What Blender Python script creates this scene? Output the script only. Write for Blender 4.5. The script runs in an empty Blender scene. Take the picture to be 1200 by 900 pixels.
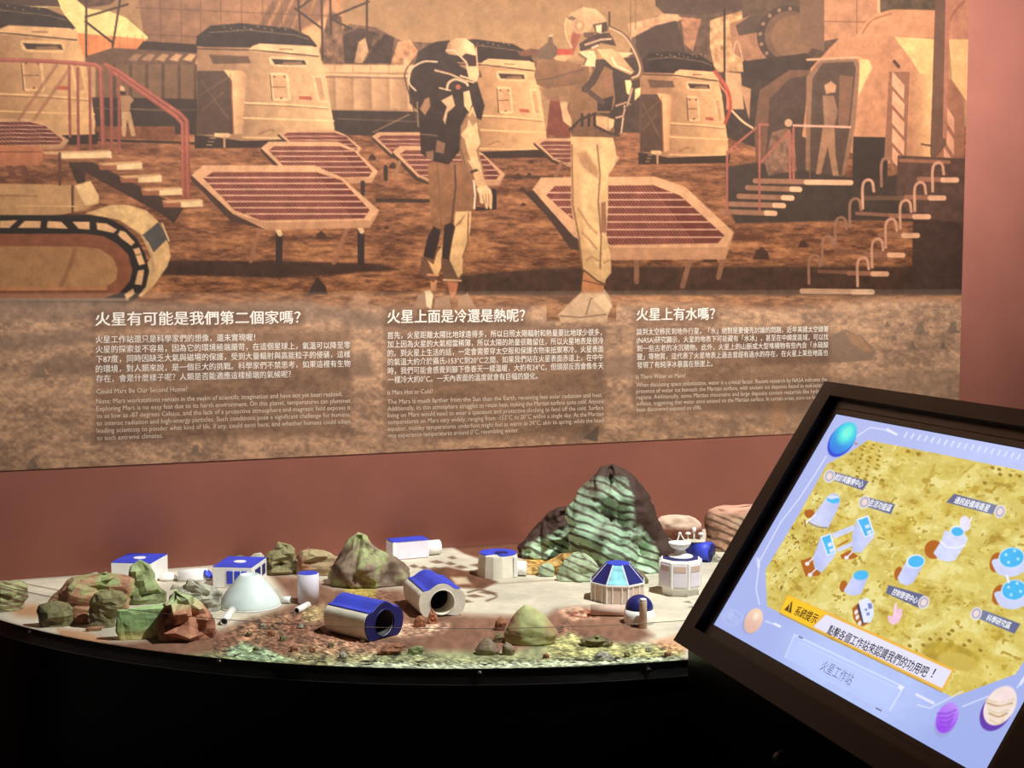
import bpy, bmesh, math, random
import numpy as np
from mathutils import Vector, Matrix, noise as mnoise

# ------------------------------------------------------------------ camera
FPX = 1610.0                      # focal length in pixels of a 1200 x 900 frame
YAW, PITCH, ROLL = 0.3713984, -0.0772754, 0.0009086
EYE = np.array([0.0, 0.0, 1.5])
def cam_axes():
    cy, sy = math.cos(YAW), math.sin(YAW)
    fwd = np.array([sy * math.cos(PITCH), cy * math.cos(PITCH), math.sin(PITCH)])
    right = np.array([cy, -sy, 0.0]); up = np.cross(right, fwd)
    c, s = math.cos(ROLL), math.sin(ROLL)
    return np.array([c * right + s * up, -s * right + c * up, fwd])
M = cam_axes()
sc = bpy.context.scene
COL = sc.collection
cd = bpy.data.cameras.new('camera'); cam = bpy.data.objects.new('camera', cd); COL.objects.link(cam)
cd.sensor_fit = 'HORIZONTAL'; cd.sensor_width = 36.0; cd.lens = FPX / 1200 * 36.0
cd.clip_start = 0.05
R3 = Matrix(((M[0][0], M[1][0], -M[2][0]), (M[0][1], M[1][1], -M[2][1]), (M[0][2], M[1][2], -M[2][2])))
cam.matrix_world = Matrix.Translation(EYE) @ R3.to_4x4()
sc.camera = cam
sc.view_settings.view_transform = 'Standard'; sc.view_settings.look = 'None'
sc.view_settings.exposure = 0.0; sc.view_settings.gamma = 1.0; sc.view_settings.use_curve_mapping = False

# ------------------------------------------------------------------ world and lights
world = bpy.data.worlds.new('dim_hall'); sc.world = world; world.use_nodes = True
world.node_tree.nodes['Background'].inputs[0].default_value = (1.0, 0.86, 0.76, 1)
world.node_tree.nodes['Background'].inputs[1].default_value = 0.03
def aim(o, tgt):
    d = Vector(tgt) - o.location
    o.rotation_euler = d.to_track_quat('-Z', 'Y').to_euler()
def area(name, loc, tgt, w, h, power, col, spread=180):
    l = bpy.data.lights.new(name, 'AREA'); l.shape = 'RECTANGLE'; l.size = w; l.size_y = h
    l.energy = power; l.color = col; l.spread = math.radians(spread)
    o = bpy.data.objects.new(name, l); COL.objects.link(o); o.location = loc; aim(o, tgt); return o
def spot(name, loc, tgt, power, col, deg, blend, rad):
    l = bpy.data.lights.new(name, 'SPOT'); l.energy = power; l.color = col
    l.spot_size = math.radians(deg); l.spot_blend = blend; l.shadow_soft_size = rad
    o = bpy.data.objects.new(name, l); COL.objects.link(o); o.location = loc; aim(o, tgt); return o
area('wall_washer_light', (1.3, 1.6, 3.0), (1.3, 3.11, 2.0), 2.8, 0.12, 26.5, (1.0, 0.91, 0.84), 60)
spot('wall_corner_light', (3.1, 1.9, 3.0), (2.95, 3.11, 2.2), 40, (1.0, 0.84, 0.78), 75, 1.0, 0.08)
PRJ = (1.55, 1.62, 2.9)            # the ceiling projector: points straight down, its picture is cut to the model
pj = spot('projector_light', PRJ, (1.55, 1.62, 0), 318, (0.97, 1.0, 0.96), 130, 0.1, 0.02)
pj.rotation_euler = (0, 0, 0)
def mask_projector(l, cx, cy, rad, wall_y, tz):
    l.use_nodes = True; nt = l.node_tree; N = nt.nodes; L = nt.links
    em = N['Emission']; tc = N.new('ShaderNodeTexCoord'); sx = N.new('ShaderNodeSeparateXYZ'); L.new(tc.outputs['Normal'], sx.inputs[0])
    def op(k, a, b):
        n = N.new('ShaderNodeMath'); n.operation = k
        for i, v in ((0, a), (1, b)):
            if isinstance(v, (int, float)): n.inputs[i].default_value = v
            else: L.new(v, n.inputs[i])
        return n.outputs[0]
    h = tz - PRJ[2]
    xh = op('ADD', op('MULTIPLY', op('DIVIDE', sx.outputs[0], sx.outputs[2]), h), PRJ[0] - cx)
    yh = op('ADD', op('MULTIPLY', op('DIVIDE', sx.outputs[1], sx.outputs[2]), h), PRJ[1] - cy)
    r = op('SQRT', op('ADD', op('MULTIPLY', xh, xh), op('MULTIPLY', yh, yh)), 0)
    hump = op('MAXIMUM', op('SUBTRACT', 0.075, op('MULTIPLY', op('POWER', op('ABSOLUTE', op('SUBTRACT', xh, 0.215), 0), 2), 4.0)), 0)   # the picture rises over the tall mountain
    L.new(op('MULTIPLY', op('LESS_THAN', r, op('ADD', rad, hump)), op('LESS_THAN', yh, op('ADD', wall_y - cy, hump))), em.inputs['Strength'])
mask_projector(pj.data, 1.2235, 3.3904, 1.362, 3.100, 0.85)

# ------------------------------------------------------------------ pixel -> place helpers
def ray(px, py):
    return M.T @ np.array([(px - 600) / FPX, -(py - 450) / FPX, 1.0])
TZ = 0.85                          # table top height
WY = 3.11                          # wall plane
def at(px, py, z=TZ):
    d = ray(px, py); return EYE + d * ((z - EYE[2]) / d[2])
def on_wall(px, py, y=WY):
    d = ray(px, py); return EYE + d * (y / d[1])
def proj(P):                       # N x 3 -> pixel arrays
    q = (P - EYE) @ M.T
    return 600 + FPX * q[..., 0] / q[..., 2], 450 - FPX * q[..., 1] / q[..., 2]
def mpp(p):                        # metres per pixel at a point
    return float((np.asarray(p) - EYE) @ M[2]) / FPX

# ------------------------------------------------------------------ materials
def srgb(c):
    c = np.asarray(c, dtype=float) / 255.0
    return np.where(c <= 0.04045, c / 12.92, ((c + 0.055) / 1.055) ** 2.4)
def lin4(c):
    return tuple(float(v) for v in srgb(c)) + (1.0,)
MATS = {}
def new_mat(name):
    m = bpy.data.materials.new(name); m.use_nodes = True
    nt = m.node_tree; b = nt.nodes['Principled BSDF']
    return m, nt, b
def mat(name, c, rough=0.6, var=0.08, scale=30.0, bump=0.0, bscale=120.0, metal=0.0, c2=None, spec=0.4):
    if name in MATS: return MATS[name]
    m, nt, b = new_mat(name)
    N = nt.nodes; L = nt.links
    tc = N.new('ShaderNodeTexCoord')
    no = N.new('ShaderNodeTexNoise'); no.inputs['Scale'].default_value = scale; no.inputs['Detail'].default_value = 5
    L.new(tc.outputs['Object'], no.inputs['Vector'])
    mx = N.new('ShaderNodeMix'); mx.data_type = 'RGBA'
    c = np.asarray(c, float)
    lo = np.clip(c * (1 - var), 0, 255) if c2 is None else np.asarray(c2, float)
    hi = np.clip(c * (1 + var), 0, 255) if c2 is None else c
    mx.inputs[6].default_value = lin4(lo); mx.inputs[7].default_value = lin4(hi)
    rp = N.new('ShaderNodeMapRange'); rp.inputs[1].default_value = 0.35; rp.inputs[2].default_value = 0.65
    L.new(no.outputs[0], rp.inputs[0]); L.new(rp.outputs[0], mx.inputs[0]); L.new(mx.outputs[2], b.inputs['Base Color'])
    b.inputs['Roughness'].default_value = rough; b.inputs['Metallic'].default_value = metal
    b.inputs['Specular IOR Level'].default_value = spec
    if bump:
        n2 = N.new('ShaderNodeTexNoise'); n2.inputs['Scale'].default_value = bscale; n2.inputs['Detail'].default_value = 6
        L.new(tc.outputs['Object'], n2.inputs['Vector'])
        bp = N.new('ShaderNodeBump'); bp.inputs['Strength'].default_value = bump; bp.inputs['Distance'].default_value = 0.004
        L.new(n2.outputs[0], bp.inputs['Height']); L.new(bp.outputs[0], b.inputs['Normal'])
    MATS[name] = m; return m
def mat_attr(name, rough=0.7, emit=0.0, bump=0.0, spec=0.3):
    m, nt, b = new_mat(name)
    a = nt.nodes.new('ShaderNodeAttribute'); a.attribute_name = 'pigment'
    if emit:
        nt.links.new(a.outputs['Color'], b.inputs['Emission Color']); b.inputs['Emission Strength'].default_value = emit
        b.inputs['Base Color'].default_value = (0.01, 0.01, 0.012, 1)
    else:
        nt.links.new(a.outputs['Color'], b.inputs['Base Color'])
    if bump:
        tc = nt.nodes.new('ShaderNodeTexCoord')
        n2 = nt.nodes.new('ShaderNodeTexNoise'); n2.inputs['Scale'].default_value = 260; n2.inputs['Detail'].default_value = 6
        nt.links.new(tc.outputs['Object'], n2.inputs['Vector'])
        bp = nt.nodes.new('ShaderNodeBump'); bp.inputs['Strength'].default_value = bump; bp.inputs['Distance'].default_value = 0.003
        nt.links.new(n2.outputs[0], bp.inputs['Height']); nt.links.new(bp.outputs[0], b.inputs['Normal'])
    b.inputs['Roughness'].default_value = rough; b.inputs['Specular IOR Level'].default_value = spec
    return m
def mat_rock(name, cols, scale=14.0, bands=None, rough=0.75, bump=0.5, dist=2.0, top=None, side=None):
    """mottled stone; bands = (period per metre, dark colour, share) adds wavy stripes by height"""
    if name in MATS: return MATS[name]
    m, nt, b = new_mat(name); N = nt.nodes; L = nt.links
    tc = N.new('ShaderNodeTexCoord')
    no = N.new('ShaderNodeTexNoise'); no.inputs['Scale'].default_value = scale; no.inputs['Detail'].default_value = 7; no.inputs['Roughness'].default_value = 0.62
    L.new(tc.outputs['Object'], no.inputs['Vector'])
    cr = N.new('ShaderNodeValToRGB'); e = cr.color_ramp.elements
    k = len(cols)
    for i, c in enumerate(cols):
        p = 0.36 + 0.28 * i / max(1, k - 1)
        if i < 2: e[i].position = p; e[i].color = lin4(c)
        else:
            q = e.new(p); q.color = lin4(c)
    e[0].position = 0.36
    if k >= 2: e[1].position = 0.36 + 0.28 / max(1, k - 1)
    L.new(no.outputs[0], cr.inputs[0]); out = cr.outputs[0]
    if bands:
        per, dark, share = bands
        wv = N.new('ShaderNodeTexWave'); wv.wave_type = 'BANDS'; wv.bands_direction = 'Z'
        wv.inputs['Scale'].default_value = per; wv.inputs['Distortion'].default_value = dist
        wv.inputs['Detail'].default_value = 3; wv.inputs['Detail Scale'].default_value = 0.7
        mp = N.new('ShaderNodeMapping'); mp.inputs['Rotation'].default_value = (0.25, -0.38, 0.0); L.new(tc.outputs['Object'], mp.inputs[0])
        L.new(mp.outputs[0], wv.inputs['Vector']); wv.inputs['Detail Roughness'].default_value = 0.4
        st = N.new('ShaderNodeMapRange'); st.inputs[1].default_value = share - 0.14; st.inputs[2].default_value = share + 0.14; st.inputs[3].default_value = 0.12
        L.new(wv.outputs['Fac'], st.inputs[0])
        mx = N.new('ShaderNodeMix'); mx.data_type = 'RGBA'; mx.inputs[6].default_value = lin4(dark)
        pn = N.new('ShaderNodeTexNoise'); pn.inputs['Scale'].default_value = scale * 1.7; pn.inputs['Detail'].default_value = 3; L.new(tc.outputs['Object'], pn.inputs['Vector'])
        pm = N.new('ShaderNodeMapRange'); pm.inputs[1].default_value = 0.5; pm.inputs[2].default_value = 0.62; L.new(pn.outputs[0], pm.inputs[0])
        bx = N.new('ShaderNodeMath'); bx.operation = 'MAXIMUM'; L.new(st.outputs[0], bx.inputs[0]); L.new(pm.outputs[0], bx.inputs[1])
        L.new(bx.outputs[0], mx.inputs[0]); L.new(out, mx.inputs[7]); out = mx.outputs[2]
    def lin_mask(ax, az, c0, width, namp):
        sp = N.new('ShaderNodeSeparateXYZ'); L.new(tc.outputs['Object'], sp.inputs[0])
        def op(k, p, q):
            n = N.new('ShaderNodeMath'); n.operation = k
            for i, v in ((0, p), (1, q)):
                if isinstance(v, (int, float)): n.inputs[i].default_value = v
                else: L.new(v, n.inputs[i])
            return n.outputs[0]
        t = op('ADD', op('ADD', op('MULTIPLY', sp.outputs[0], ax), op('MULTIPLY', sp.outputs[2], az)), op('MULTIPLY', op('SUBTRACT', no.outputs[0], 0.5), namp))
        r = N.new('ShaderNodeMapRange'); r.inputs[1].default_value = c0 - width; r.inputs[2].default_value = c0 + width; L.new(t, r.inputs[0]); return r.outputs[0]
    for spec in [x for x in (top, side) if x]:
        colr, args = spec
        mx = N.new('ShaderNodeMix'); mx.data_type = 'RGBA'; mx.inputs[7].default_value = lin4(colr)
        L.new(lin_mask(*args), mx.inputs[0]); L.new(out, mx.inputs[6]); out = mx.outputs[2]
    L.new(out, b.inputs['Base Color'])
    n2 = N.new('ShaderNodeTexNoise'); n2.inputs['Scale'].default_value = scale * 9; n2.inputs['Detail'].default_value = 6
    L.new(tc.outputs['Object'], n2.inputs['Vector'])
    bp = N.new('ShaderNodeBump'); bp.inputs['Strength'].default_value = bump; bp.inputs['Distance'].default_value = 0.004
    L.new(n2.outputs[0], bp.inputs['Height']); L.new(bp.outputs[0], b.inputs['Normal'])
    b.inputs['Roughness'].default_value = rough; b.inputs['Specular IOR Level'].default_value = 0.35
    MATS[name] = m; return m

# ------------------------------------------------------------------ object helpers
def link(name, me, m=None, parent=None, smooth=False):
    o = bpy.data.objects.new(name, me); COL.objects.link(o)
    if m is not None: me.materials.append(m)
    if smooth:
        me.polygons.foreach_set('use_smooth', [True] * len(me.polygons))
    if parent is not None: o.parent = parent
    return o
def obj(name, bm, m, parent=None, smooth=False, recalc=True):
    if recalc: bmesh.ops.recalc_face_normals(bm, faces=bm.faces)
    me = bpy.data.meshes.new(name); bm.to_mesh(me); bm.free()
    return link(name, me, m, parent, smooth)
def tag(o, label, cat, group=None, kind='thing'):
    o['label'] = label; o['category'] = cat; o['kind'] = kind
    if group: o['group'] = group
    return o
def thing(name, label, cat, loc=(0, 0, 0), rotz=0.0, group=None):
    o = bpy.data.objects.new(name, None); COL.objects.link(o); o.empty_display_size = 0.02
    o.location = loc; o.rotation_euler = (0, 0, rotz)
    return tag(o, label, cat, group)
def struct(o):
    o['kind'] = 'structure'; return o
def bm_box(bm, c, s, bev=0.0, mtx=None):
    r = bmesh.ops.create_cube(bm, size=1.0)
    vs = r['verts']
    for v in vs: v.co = Vector((c[0] + v.co.x * s[0], c[1] + v.co.y * s[1], c[2] + v.co.z * s[2]))
    if bev:
        es = list({e for v in vs for e in v.link_edges})
        r2 = bmesh.ops.bevel(bm, geom=es, offset=bev, segments=2, affect='EDGES')
        vs = list({v for f in r2['faces'] for v in f.verts} | set(v for v in vs if v.is_valid))
    if mtx is not None:
        for v in vs: v.co = mtx @ v.co
    return vs
def bm_lathe(bm, prof, n=32, mtx=None, phase=0.0, cap=True):
    """revolve (r, z) profile round z"""
    rings = []
    for r, z in prof:
        ring = []
        for i in range(n):
            a = 2 * math.pi * i / n + phase
            p = Vector((r * math.cos(a), r * math.sin(a), z))
            ring.append(bm.verts.new(mtx @ p if mtx is not None else p))
        rings.append(ring)
    for a, b in zip(rings, rings[1:]):
        for i in range(n):
            bm.faces.new((a[i], a[(i + 1) % n], b[(i + 1) % n], b[i]))
    if cap:
        bm.faces.new(rings[0][::-1]); bm.faces.new(rings[-1])
def axis_mtx(p, q):
    """z axis runs from p to q"""
    p = Vector(p); d = Vector(q) - p
    return Matrix.Translation(p) @ d.to_track_quat('Z', 'Y').to_matrix().to_4x4(), d.length
def bm_cyl(bm, p, q, r, n=20, r2=None):
    m, L = axis_mtx(p, q); bm_lathe(bm, [(r, 0), (r if r2 is None else r2, L)], n, m)
def bm_prism(bm, pts, y0, y1, mtx=None):
    """extrude (x, z) outline along y"""
    a = [bm.verts.new((mtx @ Vector((x, y0, z))) if mtx is not None else Vector((x, y0, z))) for x, z in pts]
    b = [bm.verts.new((mtx @ Vector((x, y1, z))) if mtx is not None else Vector((x, y1, z))) for x, z in pts]
    n = len(pts)
    bm.faces.new(a); bm.faces.new(b[::-1])
    for i in range(n): bm.faces.new((a[i], b[i], b[(i + 1) % n], a[(i + 1) % n]))

# ------------------------------------------------------------------ painter (pigment of printed and lit pictures)
RT = np.random.RandomState(7).rand(16, 256, 256)
def vnoise(X, Y, seed=0):
    xi = np.floor(X).astype(int); yi = np.floor(Y).astype(int)
    fx = X - xi; fy = Y - yi
    fx = fx * fx * (3 - 2 * fx); fy = fy * fy * (3 - 2 * fy)
    T = RT[seed % 16]; x0 = xi & 255; x1 = (xi + 1) & 255; y0 = yi & 255; y1 = (yi + 1) & 255
    return (T[y0, x0] * (1 - fx) + T[y0, x1] * fx) * (1 - fy) + (T[y1, x0] * (1 - fx) + T[y1, x1] * fx) * fy
def fbm(X, Y, seed=0, octs=5, rough=0.55):
    s = 0; a = 1; t = 0
    for k in range(octs):
        s = s + a * vnoise(X * 2 ** k + 17.3 * k, Y * 2 ** k + 5.1 * k, seed + k); t += a; a *= rough
    return s / t
def smooth_pts(pts, n=5):
    P = np.array(pts, float); out = []; L = len(P)
    for i in range(L):
        p0, p1, p2, p3 = P[i - 1], P[i], P[(i + 1) % L], P[(i + 2) % L]
        for t in np.linspace(0, 1, n, endpoint=False):
            out.append(0.5 * ((2 * p1) + (p2 - p0) * t + (2 * p0 - 5 * p1 + 4 * p2 - p3) * t * t + (3 * p1 - p0 - 3 * p2 + p3) * t ** 3))
    return np.array(out)
class Canvas:
    def __init__(s, PX, PY, base):
        s.X = PX; s.Y = PY; s.C = np.empty(PX.shape + (3,)); s.C[:] = np.asarray(base, float)
        s.nz = fbm(PX / 7.0, PY / 7.0, 3, 4)
        s.xf = (PX.min(axis=0), PX.max(axis=0)); s.yf = (PY.min(axis=1), PY.max(axis=1))
    def win(s, x0, y0, x1, y1):
        if s.X.ndim != 2: return (slice(None),)
        cs = np.nonzero((s.xf[1] >= x0) & (s.xf[0] <= x1))[0]; rs = np.nonzero((s.yf[1] >= y0) & (s.yf[0] <= y1))[0]
        if len(cs) == 0 or len(rs) == 0: return None
        return (slice(rs[0], rs[-1] + 1), slice(cs[0], cs[-1] + 1))
    def put(s, w, al, c, c2=None, g=None, noise=0.0):
        c = np.asarray(c, float)
        if c2 is not None:
            (ax, ay), (bx, by) = g
            t = ((s.X[w] - ax) * (bx - ax) + (s.Y[w] - ay) * (by - ay)) / ((bx - ax) ** 2 + (by - ay) ** 2)
            t = np.clip(t, 0, 1)[..., None]; cc = c * (1 - t) + np.asarray(c2, float) * t
        else: cc = c
        if noise: cc = cc * (1 + noise * (s.nz[w] - 0.5) * 2)[..., None]
        al = al[..., None]
        s.C[w] = s.C[w] * (1 - al) + cc * al
    def poly(s, pts, c, soft=1.2, a=1.0, c2=None, g=None, noise=0.06, rnd=False):
        P = smooth_pts(pts) if rnd else np.array(pts, float)
        x0, y0 = P.min(0) - soft - 1; x1, y1 = P.max(0) + soft + 1
        w = s.win(x0, y0, x1, y1)
        if w is None: return
        X = s.X[w]; Y = s.Y[w]
        d = np.full(X.shape, 1e18); sg = np.ones(X.shape)
        n = len(P)
        for i in range(n):
            ax, ay = P[i]; bx, by = P[i - 1]
            ex, ey = bx - ax, by - ay; wx, wy = X - ax, Y - ay
            t = np.clip((wx * ex + wy * ey) / (ex * ex + ey * ey + 1e-12), 0, 1)
            d = np.minimum(d, (wx - ex * t) ** 2 + (wy - ey * t) ** 2)
            c1 = Y >= ay; c2_ = Y < by; c3 = ex * wy > ey * wx
            flip = (c1 & c2_ & c3) | (~c1 & ~c2_ & ~c3)
            sg = np.where(flip, -sg, sg)
        sd = sg * np.sqrt(d)
        s.put(w, a * np.clip(0.5 - sd / soft, 0, 1), c, c2, g, noise)
    def line(s, pts, wd, c, a=1.0, soft=1.0):
        P = np.array(pts, float); m = wd / 2 + soft + 1
        x0, y0 = P.min(0) - m; x1, y1 = P.max(0) + m
        w = s.win(x0, y0, x1, y1)
        if w is None: return
        X = s.X[w]; Y = s.Y[w]; d = np.full(X.shape, 1e18)
        for (ax, ay), (bx, by) in zip(P, P[1:]):
            ex, ey = bx - ax, by - ay
            t = np.clip(((X - ax) * ex + (Y - ay) * ey) / (ex * ex + ey * ey + 1e-12), 0, 1)
            d = np.minimum(d, (X - ax - ex * t) ** 2 + (Y - ay - ey * t) ** 2)
        s.put(w, a * np.clip(0.5 - (np.sqrt(d) - wd / 2) / soft, 0, 1), c)
    def curve(s, pts, wd, c, a=1.0, soft=1.0):
        P = np.array(pts, float); P = np.vstack([2 * P[0] - P[1], P, 2 * P[-1] - P[-2]]); out = []
        for i in range(1, len(P) - 2):
            for t in np.linspace(0, 1, 7, endpoint=False):
                p0, p1, p2, p3 = P[i - 1:i + 3]
                out.append(0.5 * ((2 * p1) + (p2 - p0) * t + (2 * p0 - 5 * p1 + 4 * p2 - p3) * t * t + (3 * p1 - p0 - 3 * p2 + p3) * t ** 3))
        out.append(P[-2]); s.line(out, wd, c, a, soft)
    def ell(s, cx, cy, rx, ry, c, rot=0.0, a=1.0, soft=1.2, c2=None, g=None, noise=0.04, ring=0.0):
        m = max(rx, ry) + soft + 1
        w = s.win(cx - m, cy - m, cx + m, cy + m)
        if w is None: return
        X = s.X[w] - cx; Y = s.Y[w] - cy; k, q = math.cos(rot), math.sin(rot)
        u = (X * k + Y * q) / rx; v = (-X * q + Y * k) / ry
        sd = (np.sqrt(u * u + v * v) - 1) * min(rx, ry)
        if ring: sd = np.abs(sd) - ring / 2
        s.put(w, a * np.clip(0.5 - sd / soft, 0, 1), c, c2, g, noise)
    def srgb_linear(s): return srgb(np.clip(s.C, 0, 255))
def paint_mesh(me, lin):
    at_ = me.color_attributes.new('pigment', 'FLOAT_COLOR', 'POINT')
    buf = np.ones((len(me.vertices), 4), np.float32); buf[:, :3] = lin.reshape(-1, 3)
    at_.data.foreach_set('color', buf.ravel())
def grid_mesh(name, P):
    """P: rows x cols x 3"""
    r, c = P.shape[:2]; me = bpy.data.meshes.new(name)
    me.vertices.add(r * c); me.vertices.foreach_set('co', P.reshape(-1, 3).astype(np.float32).ravel())
    i = np.arange(r * c).reshape(r, c)
    q = np.stack([i[:-1, :-1], i[:-1, 1:], i[1:, 1:], i[1:, :-1]], -1).reshape(-1, 4)
    n = len(q); me.loops.add(n * 4); me.loops.foreach_set('vertex_index', q.ravel().astype(np.int32))
    me.polygons.add(n); me.polygons.foreach_set('loop_start', (np.arange(n) * 4).astype(np.int32))
    try: me.polygons.foreach_set('loop_total', np.full(n, 4, np.int32))
    except Exception: pass
    me.update(calc_edges=True); me.validate()
    return me

# ------------------------------------------------------------------ lettering
def glyphs(body, bold):
    cu = bpy.data.curves.new('lettering', 'FONT'); cu.body = body; cu.size = 1.0; cu.resolution_u = 2; cu.offset = bold
    o = bpy.data.objects.new('lettering', cu); COL.objects.link(o)
    dg = bpy.context.evaluated_depsgraph_get(); dg.update()
    me = bpy.data.meshes.new_from_object(o.evaluated_get(dg))
    n = len(me.vertices); co = np.empty(n * 3, np.float32); me.vertices.foreach_get('co', co); co = co.reshape(-1, 3)
    fs = [list(p.vertices) for p in me.polygons]
    bpy.data.objects.remove(o); bpy.data.curves.remove(cu); bpy.data.meshes.remove(me)
    return co, fs
def lettering(name, lines, m, parent, normal, bold=0.0, lift=0.0006):
    """lines: (text, left foot, right foot, up vector giving one em)"""
    V = []; F = []; k = 0
    n = np.asarray(normal, float)
    for body, a, b, up in lines:
        co, fs = glyphs(body, 0.0)
        if len(co) == 0: continue
        x0, x1 = co[:, 0].min(), co[:, 0].max()
        a = np.asarray(a, float); b = np.asarray(b, float); up = np.asarray(up, float)
        for dx, dy in (((-1, -.6), (1, .6), (0, 0)) if bold else ((0, 0),)):   # a heavier stroke
            p = a + np.outer((co[:, 0] + dx * bold - x0) / (x1 - x0), b - a) + np.outer(co[:, 1] + dy * bold, up) + n * (lift + 0.00004 * dx)
            V.append(p); F += [[i + k for i in f] for f in fs]; k += len(co)
    me = bpy.data.meshes.new(name); me.from_pydata(np.vstack(V).tolist(), [], F); me.update()
    return link(name, me, m, parent)

# ------------------------------------------------------------------ room shell
m_wall = mat('wall_paint', (163, 103, 89), 0.72, 0.03, 6.0, bump=0.05, bscale=90)
bm = bmesh.new(); bm_box(bm, (1.5, WY + 0.06, 1.6), (6.4, 0.12, 3.2)); wall = struct(obj('wall_back', bm, m_wall))
bm = bmesh.new(); bm_box(bm, (1.5, 1.0, -0.03), (6.4, 4.4, 0.06))
struct(obj('floor', bm, mat('floor_carpet', (38, 33, 32), 0.9, 0.2, 60, bump=0.3)))
bm = bmesh.new(); bm_box(bm, (1.5, 1.0, 3.25), (6.4, 4.4, 0.1))
struct(obj('ceiling', bm, mat('ceiling_paint', (30, 27, 26), 0.9, 0.1, 10)))

# ------------------------------------------------------------------ mural picture
MX0, MX1, MZ0, MZ1 = -0.16, 2.549, float(on_wall(400, 532.8)[2]), 2.36
STEP = 0.0021
gx = np.linspace(MX0, MX1, int((MX1 - MX0) / STEP) + 1); gz = np.linspace(MZ1, MZ0, int((MZ1 - MZ0) / STEP) + 1)
GX, GZ = np.meshgrid(gx, gz)
GP = np.stack([GX, np.full_like(GX, WY - 0.003), GZ], -1)
PX, PY = proj(GP)
K = Canvas(PX, PY, (193, 146, 100))
def S(pts, ox, oy, s): return [(ox + x / s, oy + y / s) for x, y in pts]
def paint_mural(K):
    X, Y = K.X, K.Y
    # sky
    sky = np.array((146, 107, 72.)) * (1 - np.clip(Y / 90, 0, 1)[..., None]) + np.array((172, 129, 88.)) * np.clip(Y / 90, 0, 1)[..., None]
    K.C[:] = sky * (0.97 + 0.06 * fbm(X / 60, Y / 60, 1, 3))[..., None]
    # ground in perspective
    yy = np.maximum(Y - 62, 20.0)
    t1 = fbm(X / 46, Y / 9, 2, 5); t2 = fbm(X / 12, Y / 3.2, 5, 4, 0.7)
    tt = np.clip((t1 - 0.5) * 1.3 + (t2 - 0.5) * 1.5 + 0.47, 0, 1)[..., None]
    far = np.clip((Y - 140) / 200, 0, 1)[..., None]
    dark = np.array((100, 62, 44.)) * (1 - far) + np.array((84, 50, 34.)) * far
    light = np.array((170, 112, 76.)) * (1 - far) + np.array((192, 128, 82.)) * far
    gcol = dark * (1 - tt) + light * tt
    ga = np.clip((Y - 146) / 3, 0, 1)[..., None]
    K.C[:] = K.C * (1 - ga) + gcol * ga
    # far rocks
    D = (66, 48, 38); DK = (58, 43, 36)
    K.poly([(385, 78), (392, 40), (410, 28), (440, 32), (470, 48), (500, 50), (560, 52), (600, 66), (640, 62), (640, 80)], (96, 70, 52), noise=0.5)
    K.poly([(396, 75), (398, 45), (420, 32), (440, 38), (432, 60), (420, 74)], D, noise=0.3)
    K.poly([(426, 74), (440, 52), (452, 40), (462, 44), (458, 74)], (60, 44, 36), noise=0.3)
    K.poly([(415, 74), (420, 50), (428, 44), (432, 60), (424, 74)], (176, 130, 92), noise=0.3)
    K.poly([(458, 76), (466, 50), (480, 46), (490, 60), (480, 78)], (170, 118, 82), noise=0.5)
    K.poly([(735, 80), (742, 36), (780, 22), (800, 16), (880, 0), (965, 0), (980, 70), (940, 110), (735, 110)], (92, 68, 53), noise=0.25)
    K.poly([(735, 28), (770, 20), (785, 10), (800, 22), (770, 36), (740, 44)], (186, 138, 98), noise=0.2)
    K.poly([(798, 20), (822, 22), (812, 60), (802, 52)], (160, 108, 78), noise=0.3)
    K.poly([(832, 24), (870, 12), (872, 86), (838, 84), (832, 55)], (186, 136, 92), noise=0.4)
    K.poly([(745, 80), (745, 42), (768, 30), (792, 24), (802, 55), (806, 80)], (72, 54, 44), noise=0.1)
    K.poly([(768, -2), (872, -2), (870, 10), (822, 18), (778, 16), (768, 6)], (78, 58, 46), noise=0.1)
    K.line([(849, 10), (849, 84)], 2.5, DK)
    K.line([(739, 0), (739, 40)], 1.2, (120, 88, 62)); K.line([(745, 0), (745, 34)], 1.2, (120, 88, 62))
    # hangar skin behind the left buildings
    K.poly([(150, -90), (405, -90), (402, 30), (398, 80), (180, 66), (168, 40)], (126, 88, 64), c2=(172, 118, 80), g=((200, 0), (380, 60)), noise=0.12)
    for x in (186, 210, 233, 257, 281, 306, 328): K.line([(x, -90), (x + 3, 70)], 1.2, (98, 66, 48), 0.7)
    for y in (-60, -40, -18, 9, 40): K.line([(160, y), (395, y + 10)], 1.2, (98, 66, 48), 0.7)
    for a in range(5): K.poly([(300 + a * 14, 36), (330 + a * 12, -20), (338 + a * 12, -20), (308 + a * 16, 38)], (84, 58, 44), 3, 0.55)
    K.poly([(352, 36), (384, 20), (392, 60), (368, 66)], (206, 150, 100), 5, 0.8)
    K.poly([(374, 60), (386, 10), (400, 20), (404, 76), (380, 76)], (112, 80, 60), noise=0.5)
    # pale roof and orange wall
    K.poly([(-60, -60), (85, -60), (100, 10), (128, 13), (148, 21), (173, 43), (173, 46), (90, 39), (86, 34), (70, 8), (-60, 14)], (222, 190, 120))
    K.poly([(-60, -4), (66, -4), (71, 8), (-60, 4)], (74, 52, 40)); K.poly([(86, -4), (140, -4), (128, 6), (100, 9)], (90, 62, 46), noise=0.4)
    K.poly([(88, 39), (171, 46), (168, 58), (150, 60), (98, 68), (90, 56)], (206, 122, 74))
    for x in range(104, 168, 9): K.line([(x, 42), (x, 62)], 1.4, (184, 104, 64), 0.7)
    K.poly([(168, 48), (232, 52), (232, 66), (160, 58)], DK)
    K.poly([(100, 66), (132, 56), (232, 62), (228, 77), (118, 76), (100, 72)], (98, 70, 54))
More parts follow.
